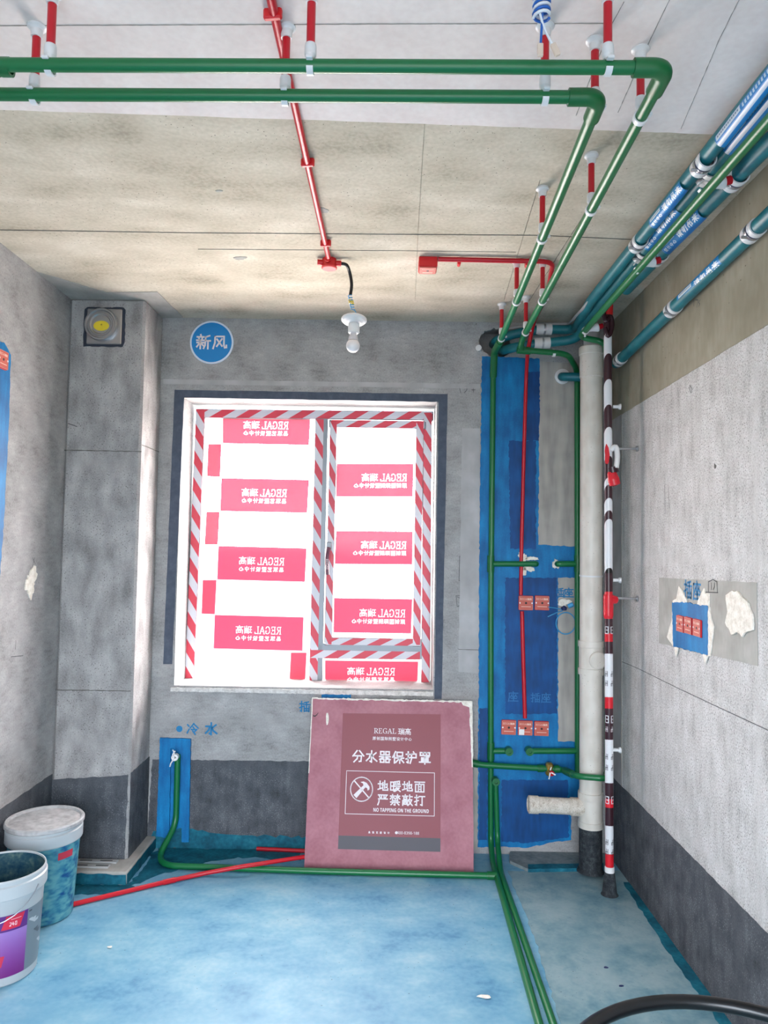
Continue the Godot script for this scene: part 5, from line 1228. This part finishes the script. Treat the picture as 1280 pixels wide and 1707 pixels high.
	for k in 31:
		var a := TAU * k / 10.0 + 1.5
		coil2.append(top.lerp(low, 0.35 + 0.3 * k / 30.0) + Vector3(cos(a) * 0.0105, 0, sin(a) * 0.0105))
	part("wire_coil", pipe(coil2, 0.0018, 6), M.yellow, t, h)
	part("wire", pipe(smooth([low, low + Vector3(0.012, -0.008, 0), lamp + Vector3(0.012, 0.012, 0)], 5), 0.002, 6), M.wire_blue, t, h)
	var tilt := Vector3(-0.02, -1, 0.18)
	part("rose", lathe(mb(), [Vector2(0, -0.012), Vector2(0.046, -0.010), Vector2(0.056, -0.004), Vector2(0.057, 0.003), Vector2(0.050, 0.010), Vector2(0.036, 0.018), Vector2(0.024, 0.022)], along(Vector3.ZERO, tilt), 36).commit(), M.white, t)
	var st := mb()
	lathe(st, [Vector2(0.024, 0.014), Vector2(0.024, 0.058), Vector2(0.021, 0.062), Vector2(0, 0.062)], along(Vector3.ZERO, Vector3(-0.02, -1, 0.04)), 30)
	for k in 14:
		var a := TAU * k / 14
		tube(st, [Vector3(cos(a) * 0.024, -0.022, sin(a) * 0.024), Vector3(cos(a) * 0.0235, -0.058, sin(a) * 0.0235)], 0.0022, 6)
	part("holder", st.commit(), M.white, t)
	var bulb := []
	for q in [[0.014, 0.06], [0.015, 0.068], [0.018, 0.074], [0.0205, 0.082], [0.0215, 0.094]]:
		bulb.append(Vector2(q[0], q[1]))
	part("bulb_base", lathe(mb(), bulb, along(Vector3.ZERO, Vector3(-0.02, -1, 0.03)), 28).commit(), M.bulb_base, t)
	var globe := []
	for k in 15:
		var a := lerpf(-0.85, PI / 2, k / 14.0)
		globe.append(Vector2(cos(a) * 0.0305, 0.118 + sin(a) * 0.0305))
	part("bulb_globe", lathe(mb(), globe, along(Vector3.ZERO, Vector3(-0.02, -1, 0.03)), 28).commit(), M.bulb, t)

	# network cable hanging from the ceiling
	t = thing("network_cable", "coiled blue and white network cable with two clear plugs hanging from ceiling", "cable", Vector3(0.3213, 2.8800, 2.4753))
	h = Transform3D(Basis(), -t.position)
	var c0 := Vector3(0.3174, 2.8800, 2.5001)
	var c1 := Vector3(0.3129, 2.7594, 2.5001)
	for k in 2:
		var pts := []
		for i in 85:
			var a := TAU * i / 12.0 + k * PI
			pts.append(c0.lerp(c1, i / 84.0) + Vector3(cos(a) * 0.017, 0, sin(a) * 0.017))
		part("coil", pipe(pts, 0.0034, 7), [M.cable_blue, M.cable_white][k], t, h)
	var z: float = c0.z
	part("lead", pipe(smooth([c1 + Vector3(0.0, 0.01, 0.012), Vector3(0.3143, 2.7394, 2.5001), Vector3(0.3119, 2.6981, 2.5001)], 6), 0.0028, 7), M.cable_blue, t, h)
	part("lead", pipe(smooth([c1 + Vector3(-0.006, 0.004, 0.012), Vector3(0.3194, 2.7381, 2.5001), Vector3(0.3389, 2.6971, 2.5001)], 6), 0.0028, 7), M.cable_white, t, h)
	part("plug", box(mb(), Vector3(-0.006, -0.024, -0.004), Vector3(0.006, 0.004, 0.004), 0.001, Transform3D(Basis(), Vector3(0.3113, 2.6981, 2.5001))).commit(), M.plug, t, h)
	part("plug", box(mb(), Vector3(-0.006, -0.024, -0.004), Vector3(0.006, 0.004, 0.004), 0.001, Transform3D(Basis(Vector3(0, 0, 1), 0.42), Vector3(0.3395, 2.6984, 2.5001))).commit(), M.plug, t, h)

	# loop of blue wire on the wall
	t = thing("wire_loop", "loop of light blue wire hanging beside the upper socket pair", "wire", Vector3(0.9775, 1.3262, 0.0300))
	h = Transform3D(Basis(), -t.position)
	var loop := []
	for k in 41:
		var a := TAU * k / 40.0 + PI / 2
		loop.append(Vector3(0.9669, 1.2333, 0.0350) + Vector3(cos(a) * 0.052, sin(a) * 0.058, 0.004 * sin(a)))
	part("loop", pipe(loop, 0.0032, 8), M.wire_blue, t, h)
	part("wire_end", pipe(smooth([Vector3(0.9429, 1.3071, 0.0400), Vector3(0.9160, 1.3135, 0.0450), Vector3(0.8698, 1.3195, 0.0500)], 4), 0.003, 8), M.wire_blue, t, h)
	part("wire_end", pipe(smooth([Vector3(0.9494, 1.3008, 0.0400), Vector3(0.9085, 1.2882, 0.0500), Vector3(0.8669, 1.2683, 0.0500)], 4), 0.003, 8), M.wire_blue, t, h)
	part("connector", lathe(mb(), [Vector2(0, 0), Vector2(0.012, 0), Vector2(0.013, 0.03), Vector2(0, 0.03)], along(Vector3(0.9795, 1.3234, 0.0350), Vector3(1, 0.5, 0.3)), 14).commit(), M.wire_blue, t, h)
	part("knot", lathe(mb(), [Vector2(0, -0.013), Vector2(0.015, -0.010), Vector2(0.017, 0.004), Vector2(0, 0.016)], Transform3D(Basis(), Vector3(0.9606, 1.3122, 0.0200)), 12).commit(), M.navy, t, h)

	# red conduit on the floor
	t = thing("red_conduit", "red conduit lying across the blue floor from the bucket to the pink board", "conduit", Vector3(-1.0980, 0.0000, 0.4512))
	h = Transform3D(Basis(), -t.position)
	part("tube", pipe([Vector3(-1.4802, 0.0110, 0.7320), Vector3(-1.0233, 0.0110, 0.4163), Vector3(-0.8722, 0.0130, 0.3296), Vector3(-0.6972, 0.0460, 0.3254), Vector3(-0.3876, 0.0460, 0.1915)], 0.0105, 14), M.red, t, h)
	part("coupling", socket(Vector3(-1.0418, 0.0115, 0.4309), Vector3(-0.9934, 0.0115, 0.4002), 0.0125), M.red, t, h)
	t = thing("red_conduit", "short red conduit on the floor behind the left edge of the pink board", "conduit", Vector3(-0.5702, 0.0000, -0.0142))
	h = Transform3D(Basis(), -t.position)
	part("tube", pipe([Vector3(-0.6680, 0.0110, 0.0179), Vector3(-0.3720, 0.0110, 0.0361)], 0.0105, 14), M.red, t, h)

# ------------------------------------------------------------------ the board, the vent, the disc
func build_board() -> void:
	var bl := Vector3(-0.3944, 0.0000, 0.2031)
	var br := Vector3(0.4631, 0.0000, 0.2301)
	var low := (bl + br) * 0.5
	var tl := Vector3(-0.3858, 0.8152, 0.0350)
	var tr := Vector3(0.4652, 0.8073, 0.0350)
	var top := (tl + tr) * 0.5
	var w := (bl.distance_to(br) + tl.distance_to(tr)) * 0.5
	var hgt := low.distance_to(top)
	var t := thing("leaning_board", "pink protective board with a dark red notice leaning under the window", "board", low)
	var up := (top - low).normalized()
	var right := ((br - bl) + (tr - tl)).normalized()
	right = (right - up * right.dot(up)).normalized()
	t.basis = Basis(right, up, right.cross(up))
	part("board", slab(mb(), ragged([Vector2(-w / 2, 0), Vector2(w / 2, 0), Vector2(w / 2, hgt), Vector2(-w / 2, hgt)], 0.0015, 0.03, 150), 0.012).commit(), M.pink_board, t)
	var e := mb()
	slab(e, ragged([Vector2(-w / 2, hgt - 0.006), Vector2(w / 2, hgt - 0.006), Vector2(w / 2, hgt + 0.002), Vector2(-w / 2, hgt + 0.002)], 0.003, 0.012, 151), 0.0128)
	slab(e, ragged([Vector2(w / 2 - 0.006, 0.5), Vector2(w / 2 + 0.001, 0.5), Vector2(w / 2 + 0.001, hgt), Vector2(w / 2 - 0.06, hgt), Vector2(w / 2 - 0.05, hgt - 0.02), Vector2(w / 2 - 0.016, hgt - 0.03)], 0.002, 0.02, 152), 0.0126)
	slab(e, ragged([Vector2(-w / 2 - 0.001, 0.45), Vector2(-w / 2 + 0.003, 0.45), Vector2(-w / 2 + 0.004, hgt), Vector2(-w / 2 - 0.001, hgt)], 0.001, 0.02, 153), 0.0126)
	slab(e, blob(Vector2(-w / 2 + 0.086, hgt - 0.105), 0.008, 0.03, 154, 0.2, 14), 0.0127)
	part("chipped_edge", e.commit(), M.putty, t)
	pencil([[Vector2(-w / 2 + 0.008, hgt - 0.088), Vector2(-w / 2 + 0.02, hgt - 0.096), Vector2(-w / 2 + 0.036, hgt - 0.078)], [Vector2(-w / 2 + 0.01, hgt - 0.096), Vector2(-w / 2 + 0.03, hgt - 0.088)]], 0.003, M.black, t, Transform3D(Basis(), Vector3(0, 0, 0.012)), "scribble")
	# notice; its corners in the plane of the board, from the lower left of the board
	var s := w / 270.0                                 # metres per unit, the board being 270 units wide
	var x := Transform3D(Basis(), Vector3(-w / 2, 0, 0.0125))
	var P := func(u: float, v: float) -> Vector2: return Vector2(u * s, hgt - v * s)
	part("notice", slab(mb(), [P.call(53, 24), P.call(217, 22), P.call(217, 234), P.call(53, 234)], 0.0006, x).commit(), M.poster, t)
	var n := part("dark_foot", slab(mb(), [P.call(53, 214), P.call(217, 214), P.call(217, 234), P.call(53, 234)], 0.0009, x).commit(), M.poster_dark, t)
	var p := mb()
	var z := 0.0011
	write(p, "瑞高", P.call(157, 51), 10.5 * s, 11 * s, 1.0 * s, x, z)
	write(p, "原创国际别墅设计中心", P.call(136.5, 63), 5.6 * s, 6.6 * s, 0.62 * s, x, z)
	write(p, "分水器保护罩", P.call(136, 92), 19 * s, 22 * s, 2.3 * s, x, z)
	write(p, "地暖地面", P.call(153, 137), 17 * s, 20 * s, 2.0 * s, x, z)
	write(p, "严禁敲打", P.call(153, 158), 17 * s, 20 * s, 2.0 * s, x, z)
	write(p, "易筑艺墅设计", P.call(118, 208), 3.2 * s, 6.2 * s, 0.5 * s, x, z)
	for q in [[62.5, 115, 207, 115], [207, 115, 207, 181], [207, 181, 62.5, 181], [62.5, 181, 62.5, 115]]:
		stroke(p, P.call(q[0], q[1]), P.call(q[2], q[3]), 0.9 * s, x, z)
	var cc := Vector2(88, 143)
	for k in 32:
		var a := TAU * k / 32
		var b := TAU * (k + 1) / 32
		stroke(p, P.call(cc.x + cos(a) * 18, cc.y + sin(a) * 18.5), P.call(cc.x + cos(b) * 18, cc.y + sin(b) * 18.5), 1.7 * s, x, z)
	stroke(p, P.call(cc.x - 12.5, cc.y - 13), P.call(cc.x + 12.5, cc.y + 13), 2.0 * s, x, z)
	slab(p, [P.call(75, 152), P.call(80, 157), P.call(95, 139), P.call(92, 136)], 0.0011, x)        # hammer handle
	slab(p, [P.call(86, 132), P.call(91, 131), P.call(96, 133), P.call(101, 139), P.call(101, 143), P.call(98, 145), P.call(97, 141), P.call(94, 140), P.call(91, 137), P.call(90, 134)], 0.0011, x)
	part("print", p.commit(), M.print, t)
	part("print", latin("REGAL", 8.2 * s, true), M.print, t, Transform3D(Basis(), x * Vector3(124.5 * s, hgt - 51 * s, z)))
	part("print", latin("NO TAPPING ON THE GROUND", 5.6 * s, false, true), M.print, t, Transform3D(Basis().scaled(Vector3(0.80, 1, 1)), x * Vector3(153 * s, hgt - 174 * s, z)))
	part("print", latin("400-8398-188", 4.2 * s), M.print, t, Transform3D(Basis(), x * Vector3(165 * s, hgt - 207.5 * s, z)))
	part("print", slab(mb(), blob(P.call(146, 207.5), 2.2 * s, 2.2 * s, 155, 0.05, 14), 0.0011, x).commit(), M.print, t)

func build_wall_objects() -> void:
	# round ventilation sign
	var r := 0.121
	var t := thing("round_sign", "round blue sign with white rim and two white characters above the window", "sign", Vector3(-0.9882, 2.7430, 0.0000))
	part("disc", lathe(mb(), [Vector2(r, 0), Vector2(r, 0.003), Vector2(r - 0.001, 0.004), Vector2(0, 0.004)], along(Vector3.ZERO, Vector3(0, 0, 1)), 56).commit(), M.sign_rim, t)
	part("blue_face", lathe(mb(), [Vector2(r - 0.010, 0.004), Vector2(r - 0.010, 0.0045), Vector2(0, 0.0045)], along(Vector3.ZERO, Vector3(0, 0, 1)), 56).commit(), M.sign_blue, t)
	var p := mb()
	write(p, "新风", Vector2(0, 0.002), 0.078, 0.09, 0.0092, Transform3D(), 0.0052)
	part("lettering", p.commit(), M.print, t)

	# steel vent cap sunk in the pier
	t = thing("vent_cap", "round steel vent cap with yellow sticker sunk in the pier", "vent", Vector3(-1.4687, 2.7319, 0.3000))
	part("recess_shade", slab(mb(), ragged([Vector2(-0.104, -0.104), Vector2(0.098, -0.102), Vector2(0.106, -0.08), Vector2(0.106, 0.09), Vector2(0.096, 0.102), Vector2(-0.09, 0.102), Vector2(-0.104, 0.09)], 0.003, 0.015, 160), 0.003).commit(), M.recess_shade, t)  # flat slab, no real gap: the shade around the plate is painted dark
	part("plate", box(mb(), Vector3(-0.088, -0.092, 0.002), Vector3(0.092, 0.092, 0.012), 0.006).commit(), M.vent_steel, t)
	var rings := [Vector2(0.084, 0.010), Vector2(0.084, 0.03), Vector2(0.080, 0.036), Vector2(0.074, 0.036), Vector2(0.068, 0.028), Vector2(0.062, 0.028), Vector2(0.058, 0.034), Vector2(0.054, 0.034), Vector2(0.048, 0.026), Vector2(0, 0.026)]
	part("cap", lathe(mb(), rings, along(Vector3(-0.008, 0.006, 0), Vector3(0, 0, 1)), 48).commit(), M.vent_steel, t)
	var oval := []
	for k in 28:
		oval.append(Vector2(-0.006 + cos(TAU * k / 28) * 0.040, -0.002 + sin(TAU * k / 28) * 0.026))
	part("yellow_sticker", slab(mb(), oval, 0.001, Transform3D(Basis(), Vector3(0, 0, 0.026))).commit(), M.yellow, t)
	p = mb()
	stroke(p, Vector2(-0.009, 0.004), Vector2(-0.001, 0.004), 0.0022, Transform3D(), 0.0276)
	stroke(p, Vector2(-0.005, 0.008), Vector2(-0.005, 0.0), 0.0022, Transform3D(), 0.0277)
	part("sticker_mark", p.commit(), M.black, t)

func bucket(t: Node3D, r0: float, r1: float, hgt: float, body: Material, inside: Material) -> void:
	var w := 0.0025
	part("shell", lathe(mb(), [Vector2(0, 0.004), Vector2(r0 - 0.006, 0.0), Vector2(r0, 0.006), Vector2(lerpf(r0, r1, 0.82), hgt * 0.82)], Transform3D(), 48).commit(), body, t)
	var a := lerpf(r0, r1, 0.82)
	part("collar", lathe(mb(), [Vector2(a, hgt * 0.81), Vector2(r1 + 0.004, hgt * 0.82), Vector2(r1 + 0.006, hgt * 0.83), Vector2(r1 + 0.006, hgt * 0.94), Vector2(r1 + 0.001, hgt * 0.95), Vector2(r1 + 0.002, hgt * 0.985), Vector2(r1, hgt), Vector2(r1 - 0.004, hgt), Vector2(r1 - 0.006, hgt * 0.97)], Transform3D(), 48).commit(), M.bucket_collar, t)
	part("inner_wall", lathe(mb(), [Vector2(r1 - 0.006, hgt * 0.985), Vector2(r0 - 0.004, 0.012), Vector2(0, 0.012)], Transform3D(), 48).commit(), inside, t)

func build_floor_objects() -> void:
	# front bucket with a purple label
	var t := thing("paint_bucket", "open white paint bucket with a purple label at the left edge", "bucket", Vector3(-1.445, 0, 1.16), "paint buckets in the left corner")
	bucket(t, 0.132, 0.152, 0.385, M.bucket_plastic, M.bucket_inside)
	var im := Image.create_empty(1024, 512, false, Image.FORMAT_RGB8)
	for y in 512:
		var k := y / 511.0
		var c := srgb(92, 40, 120)
		if k > 0.26:
			c = srgb(150, 112, 180).lerp(srgb(112, 30, 112), clampf((k - 0.3) / 0.7, 0, 1))
		im.fill_rect(Rect2i(0, y, 1024, 1), c)
	im.fill_rect(Rect2i(0, 126, 1024, 4), srgb(60, 24, 84))
	for y in 110:
		im.fill_rect(Rect2i(520 - y / 3, y + 6, 150, 1), srgb(206, 40, 66))
	ink_line(im, Vector2(560, 40), Vector2(640, 40), 4, srgb(236, 200, 206))
	# 240
	for s in [[0, 0, 12, 0], [12, 0, 12, 14], [12, 14, 0, 28], [0, 28, 12, 28], [28, 0, 20, 18], [20, 18, 36, 18], [31, 8, 31, 28], [44, 0, 56, 0], [56, 0, 56, 28], [56, 28, 44, 28], [44, 28, 44, 0]]:
		ink_line(im, Vector2(548 + s[0], 64 + s[1]), Vector2(548 + s[2], 64 + s[3]), 4, srgb(240, 228, 230))
	for q in [[330, 30, 60, 78], [230, 26, 60, 84]]:
		im.fill_rect(Rect2i(q[0], q[1], q[2], q[3]), srgb(226, 224, 228))
		for y in 4:
			im.fill_rect(Rect2i(q[0] + 12, q[1] + 30 + y * 11, q[2] - 24, 4), srgb(150, 146, 156))
	for y in 90:
		im.fill_rect(Rect2i(330 - y / 4, 330 + y, 190, 1), srgb(196, 44, 72))
	ink_line(im, Vector2(390, 360), Vector2(470, 350), 5, srgb(236, 190, 200))
	ink_line(im, Vector2(390, 390), Vector2(460, 382), 5, srgb(236, 190, 200))
	im.fill_rect(Rect2i(700, 0, 324, 512), srgb(112, 124, 132))
	for k in 26:
		im.fill_rect(Rect2i(712 + (k * 67) % 280, 20 + (k * 113) % 460, 30 + (k * 29) % 50, 14), srgb(178, 184, 188) if k % 2 else srgb(70, 76, 84))
	var lab := mb()
	for k in 40:
		var a0 := lerpf(2.55, -0.55, k / 40.0)
		var a1 := lerpf(2.55, -0.55, (k + 1) / 40.0)
		var q := []
		for e in [[a0, 0.26], [a1, 0.26], [a1, 0.035], [a0, 0.035]]:
			var rr: float = lerpf(0.132, 0.152, e[1] / 0.385) + 0.0008
			q.append(Vector3(cos(e[0]) * rr, e[1], sin(e[0]) * rr))
		var n0 := Vector3(cos(a0), 0, sin(a0))
		var n1 := Vector3(cos(a1), 0, sin(a1))
		tri(lab, [q[0], q[1], q[2]], [n0, n1, n1], [Vector2(k / 40.0, 0), Vector2((k + 1) / 40.0, 0), Vector2((k + 1) / 40.0, 1)])
		tri(lab, [q[0], q[2], q[3]], [n0, n1, n0], [Vector2(k / 40.0, 0), Vector2((k + 1) / 40.0, 1), Vector2(k / 40.0, 1)])
	part("label", lab.commit(), printed(im, 0.35), t)
	var hd := []
	for k in 17:
		var a := lerpf(0, PI, k / 16.0)
		hd.append(Vector3(cos(a) * 0.162, 0.345 - 0.11 * sin(a), 0.05 + sin(a) * 0.112))
	part("bail", pipe(hd, 0.0022, 6), M.steel, t)
	# rear bucket with its lid
	t = thing("paint_bucket", "lidded paint bucket smeared with blue paint against the left wall", "bucket", Vector3(-1.484, 0, 0.73), "paint buckets in the left corner")
	bucket(t, 0.128, 0.152, 0.40, M.bucket_blue, M.bucket_inside)
	part("lid", lathe(mb(), [Vector2(0.160, 0.392), Vector2(0.163, 0.396), Vector2(0.163, 0.408), Vector2(0.158, 0.414), Vector2(0.150, 0.412), Vector2(0.145, 0.404), Vector2(0, 0.406)], Transform3D(), 48).commit(), M.lid, t)
	part("red_label", lathe(mb(), [Vector2(0.1455, 0.27), Vector2(0.1472, 0.30)], Transform3D(), 10, 0.25, 0.5).commit(), M.label_red, t)

	# black tubular stand at the lower right; only the far arc of its ring is in view
	t = thing("ring_stand", "black tubular ring stand at the lower right corner", "stand", Vector3(0.765, 0, 2.50))
	var hp := []
	for k in 65:
		var a := TAU * k / 64.0
		hp.append(Vector3(cos(a) * 0.39, 0.49, sin(a) * 0.39))
	part("ring", pipe(hp, 0.0165, 16), M.rubber, t)
	for a in [0.35, 1.57, 2.8]:
		part("leg", pipe([Vector3(cos(a) * 0.39, 0.482, sin(a) * 0.39), Vector3(cos(a) * 0.42, 0.0, sin(a) * 0.42)], 0.012, 12), M.rubber, t)
	# small debris
	for s in [[Vector3(0.3796, 0.0000, 1.2720), "white paint chip on the floor left of the floor pipes", 0.022, 170], [Vector3(-1.0869, 0.0000, 0.9886), "small white scrap on the floor beside the purple-labelled bucket", 0.010, 171], [Vector3(0.8781, 0.0000, 1.0678), "dark flake on the floor right of the floor pipes", 0.009, 172], [Vector3(0.8979, 0.0000, 1.1894), "dark flake on the floor near the black hoop", 0.008, 173]]:
		t = thing("floor_scrap", s[1], "debris", s[0])
		part("scrap", slab(mb(), blob(Vector2.ZERO, s[2], s[2] * 0.45, s[3], 0.35, 12), 0.003, Transform3D(ON_FLOOR, Vector3(0, 0.002, 0))).commit(), M.putty if s[3] < 172 else M.navy, t)

func more_materials() -> void:
	M.coating_pale = surfaced(grain(256, [[0.02, 4, 1.0, 1, 1], [0.09, 3, 0.6, 1, 1]], [srgb(104, 116, 120), srgb(126, 136, 138), srgb(144, 152, 152)], 205), 0.6, 0.85, 0.1)
	M.strip_metal = mat(srgb(200, 200, 200), 0.4, 0.3)
	M.navy = mat(srgb(22, 34, 84), 0.45)
	M.lid_red = mat(srgb(232, 70, 70), 0.45)
	M.bulb_base = mat(srgb(214, 210, 212), 0.45)
	M.sign_rim = mat(srgb(214, 226, 240), 0.4)
	M.sign_blue = mat(srgb(2, 132, 202), 0.4)
	M.recess_shade = mat(srgb(52, 58, 70), 0.9)  # shade of the gap around the vent plate, put into the colour
	M.vent_steel = mat(srgb(176, 176, 178), 0.3, 0.85)
	M.bucket_plastic = mat(srgb(172, 178, 180), 0.4)
	M.bucket_collar = mat(srgb(182, 188, 190), 0.35)
	M.bucket_inside = surfaced(grain(256, [[0.02, 4, 1.0, 1, 1], [0.09, 3, 0.6, 1, 1]], [srgb(24, 60, 84), srgb(50, 84, 96), srgb(96, 116, 112)], 207), 0.4, 0.6)
	M.bucket_blue = surfaced(grain(256, [[0.02, 3, 1.0, 1, 1], [0.06, 3, 0.8, 2, 1]], [srgb(24, 72, 130), srgb(60, 128, 152), srgb(98, 160, 170), srgb(120, 172, 176)], 209), 0.35, 0.45)
	M.lid = surfaced(grain(256, [[0.02, 3, 1.0, 1, 1], [0.06, 3, 0.6, 1, 1]], [srgb(150, 150, 150), srgb(176, 176, 176), srgb(194, 194, 194)], 211), 0.4, 0.5)
	M.label_red = mat(srgb(200, 50, 70), 0.4)
	M.film_dark = mat(srgb(56, 28, 36), 0.25)
	M.film_red_solid = mat(srgb(216, 36, 50), 0.25)
	M.handle_wrap = mat(srgb(92, 52, 70), 0.35)
	# clear glass, clear film and the red print on it
	M.glass = mat(Color(0.9, 1.0, 0.97, 0.06), 0.02)
	M.glass.transparency = BaseMaterial3D.TRANSPARENCY_ALPHA
	M.film = mat(Color(1, 1, 1, 0.05), 0.2)
	M.film.transparency = BaseMaterial3D.TRANSPARENCY_ALPHA
	M.film_red = mat(Color(0.86, 0.06, 0.16, 0.988), 0.5)
	M.film_red.transparency = BaseMaterial3D.TRANSPARENCY_ALPHA
	M.film_red.backlight_enabled = true
	M.film_red.backlight = Color(0.10, 0.004, 0.010).linear_to_srgb()
	for k in 2:
		var f := Image.create_empty([640, 560][k], 240, false, Image.FORMAT_RGBA8)
		var ground := Color(226 / 255.0, 40 / 255.0, 72 / 255.0, 0.988)
		var clear := Color(1, 1, 1, 0.12)
		f.fill(ground)
		var x0: float = [157.0, 46.0][k]
		for i in 5:
			for pts in glyph_lines("REGAL"[i]):
				for n in pts.size() - 1:
					var o := Vector2(x0 + i * 40, 76)
					ink_line(f, o + pts[n] * Vector2(36, 50), o + pts[n + 1] * Vector2(36, 50), 4, clear)
		ink(f, "瑞高", Vector2(x0 + 212, 72), 56, 62, 4, clear)
		ink(f, ["易筑艺墅设计中心", "原创国际别墅设计中心"][k], Vector2(x0, 142), 34, [42.0, 39.0][k], 3, clear)
		var m := printed(f, 0.5)
		m.transparency = BaseMaterial3D.TRANSPARENCY_ALPHA
		m.backlight_enabled = true
		m.backlight = Color(0.14, 0.14, 0.14).linear_to_srgb()
		M[["film_short", "film_long"][k]] = m
	# hazard tape: one red and one white slanted stripe per repeat
	var im := Image.create_empty(128, 64, false, Image.FORMAT_RGB8)
	for y in 64:
		for x in 128:
			var k := (x + y) % 128
			im.set_pixel(x, y, srgb(206, 50, 72) if k < 64 else srgb(206, 206, 214))
	M.hazard = printed(im, 0.4, true)
	# pipe stickers
	im = Image.create_empty(512, 128, false, Image.FORMAT_RGB8)
	im.fill(srgb(20, 128, 190))
	for x in 512:
		im.fill_rect(Rect2i(x, 96 + int(8 * sin(x * 0.03)), 1, 32), srgb(16, 104, 170))
	im.fill_rect(Rect2i(20, 12, 170, 30), srgb(214, 222, 228))
	for k in 9:
		im.fill_rect(Rect2i(34 + k * 16, 20, 10, 12), srgb(130, 146, 158))
	ink(im, "设计中心", Vector2(20, 56), 34, 42, 5, srgb(226, 232, 238))
	ink(im, "请勿吊来", Vector2(222, 24), 60, 70, 8, srgb(236, 240, 244))
	M.label_text = printed(im, 0.35)
	im = Image.create_empty(512, 128, false, Image.FORMAT_RGB8)
	im.fill(srgb(18, 122, 188))
	im.fill_rect(Rect2i(10, 8, 240, 40), srgb(212, 218, 226))
	for k in 12:
		im.fill_rect(Rect2i(24 + k * 18, 20, 12, 14), srgb(96, 124, 150))
	im.fill_rect(Rect2i(0, 66, 512, 30), srgb(206, 214, 226))
	for k in 10:
		im.fill_rect(Rect2i(270 + k * 24, 20, 14, 26), srgb(196, 210, 224))
	M.label_plain = printed(im, 0.35)

func _ready() -> void:
	# camera
	var cam := Camera3D.new()
	cam.name = "camera"
	cam.position = Vector3(0, 1.615, 4.03)
	cam.rotation_degrees = Vector3(2.89, 0.28, 0.92)
	cam.fov = 69.52
	cam.current = true
	add_child(cam)
	# an overcast sky, and the daylight of the two openings
	var env := Environment.new()
	var sky := Sky.new()
	var air := ProceduralSkyMaterial.new()
	air.sky_top_color = Color(0.86, 0.92, 1.0)
	air.sky_horizon_color = Color(0.97, 0.98, 1.0)
	air.ground_bottom_color = Color(0.5, 0.5, 0.5)
	air.ground_horizon_color = Color(0.8, 0.82, 0.84)
	air.sky_energy_multiplier = 3.0
	air.ground_energy_multiplier = 2.0
	sky.sky_material = air
	env.background_mode = Environment.BG_SKY
	env.sky = sky
	env.tonemap_mode = Environment.TONE_MAPPER_LINEAR
	env.tonemap_exposure = 1.0
	env.sdfgi_enabled = true
	env.ssao_enabled = true
	env.ssil_enabled = true
	var we := WorldEnvironment.new()
	we.name = "environment"
	we.environment = env
	add_child(we)
	var win := AreaLight3D.new()                      # daylight entering by the taped window
	win.name = "window_daylight"
	win.area_size = Vector2(1.36, 1.52)
	win.position = Vector3(-0.44, 1.65, -0.36)
	win.rotation.y = PI
	win.light_color = Color(1.0, 0.985, 0.965)
	win.light_energy = 23.0
	win.shadow_enabled = true
	add_child(win)
	var door := AreaLight3D.new()                     # daylight entering by the balcony doorway behind the camera
	door.name = "doorway_daylight"
	door.area_size = Vector2(2.4, 2.5)
	door.position = Vector3(-0.22, 1.29, BACK_DEPTH + 0.25)
	door.light_color = Color(0.94, 0.97, 1.0)
	door.light_energy = 5.5
	door.shadow_enabled = true
	add_child(door)
	rng.seed = 7
	make_materials()
	more_materials()
	build_room()
	build_window()
	build_ceiling_pipes()
	build_right_bundle()
	build_stack()
	build_pole()
	build_electrics()
	build_board()
	build_wall_objects()
	build_floor_objects()
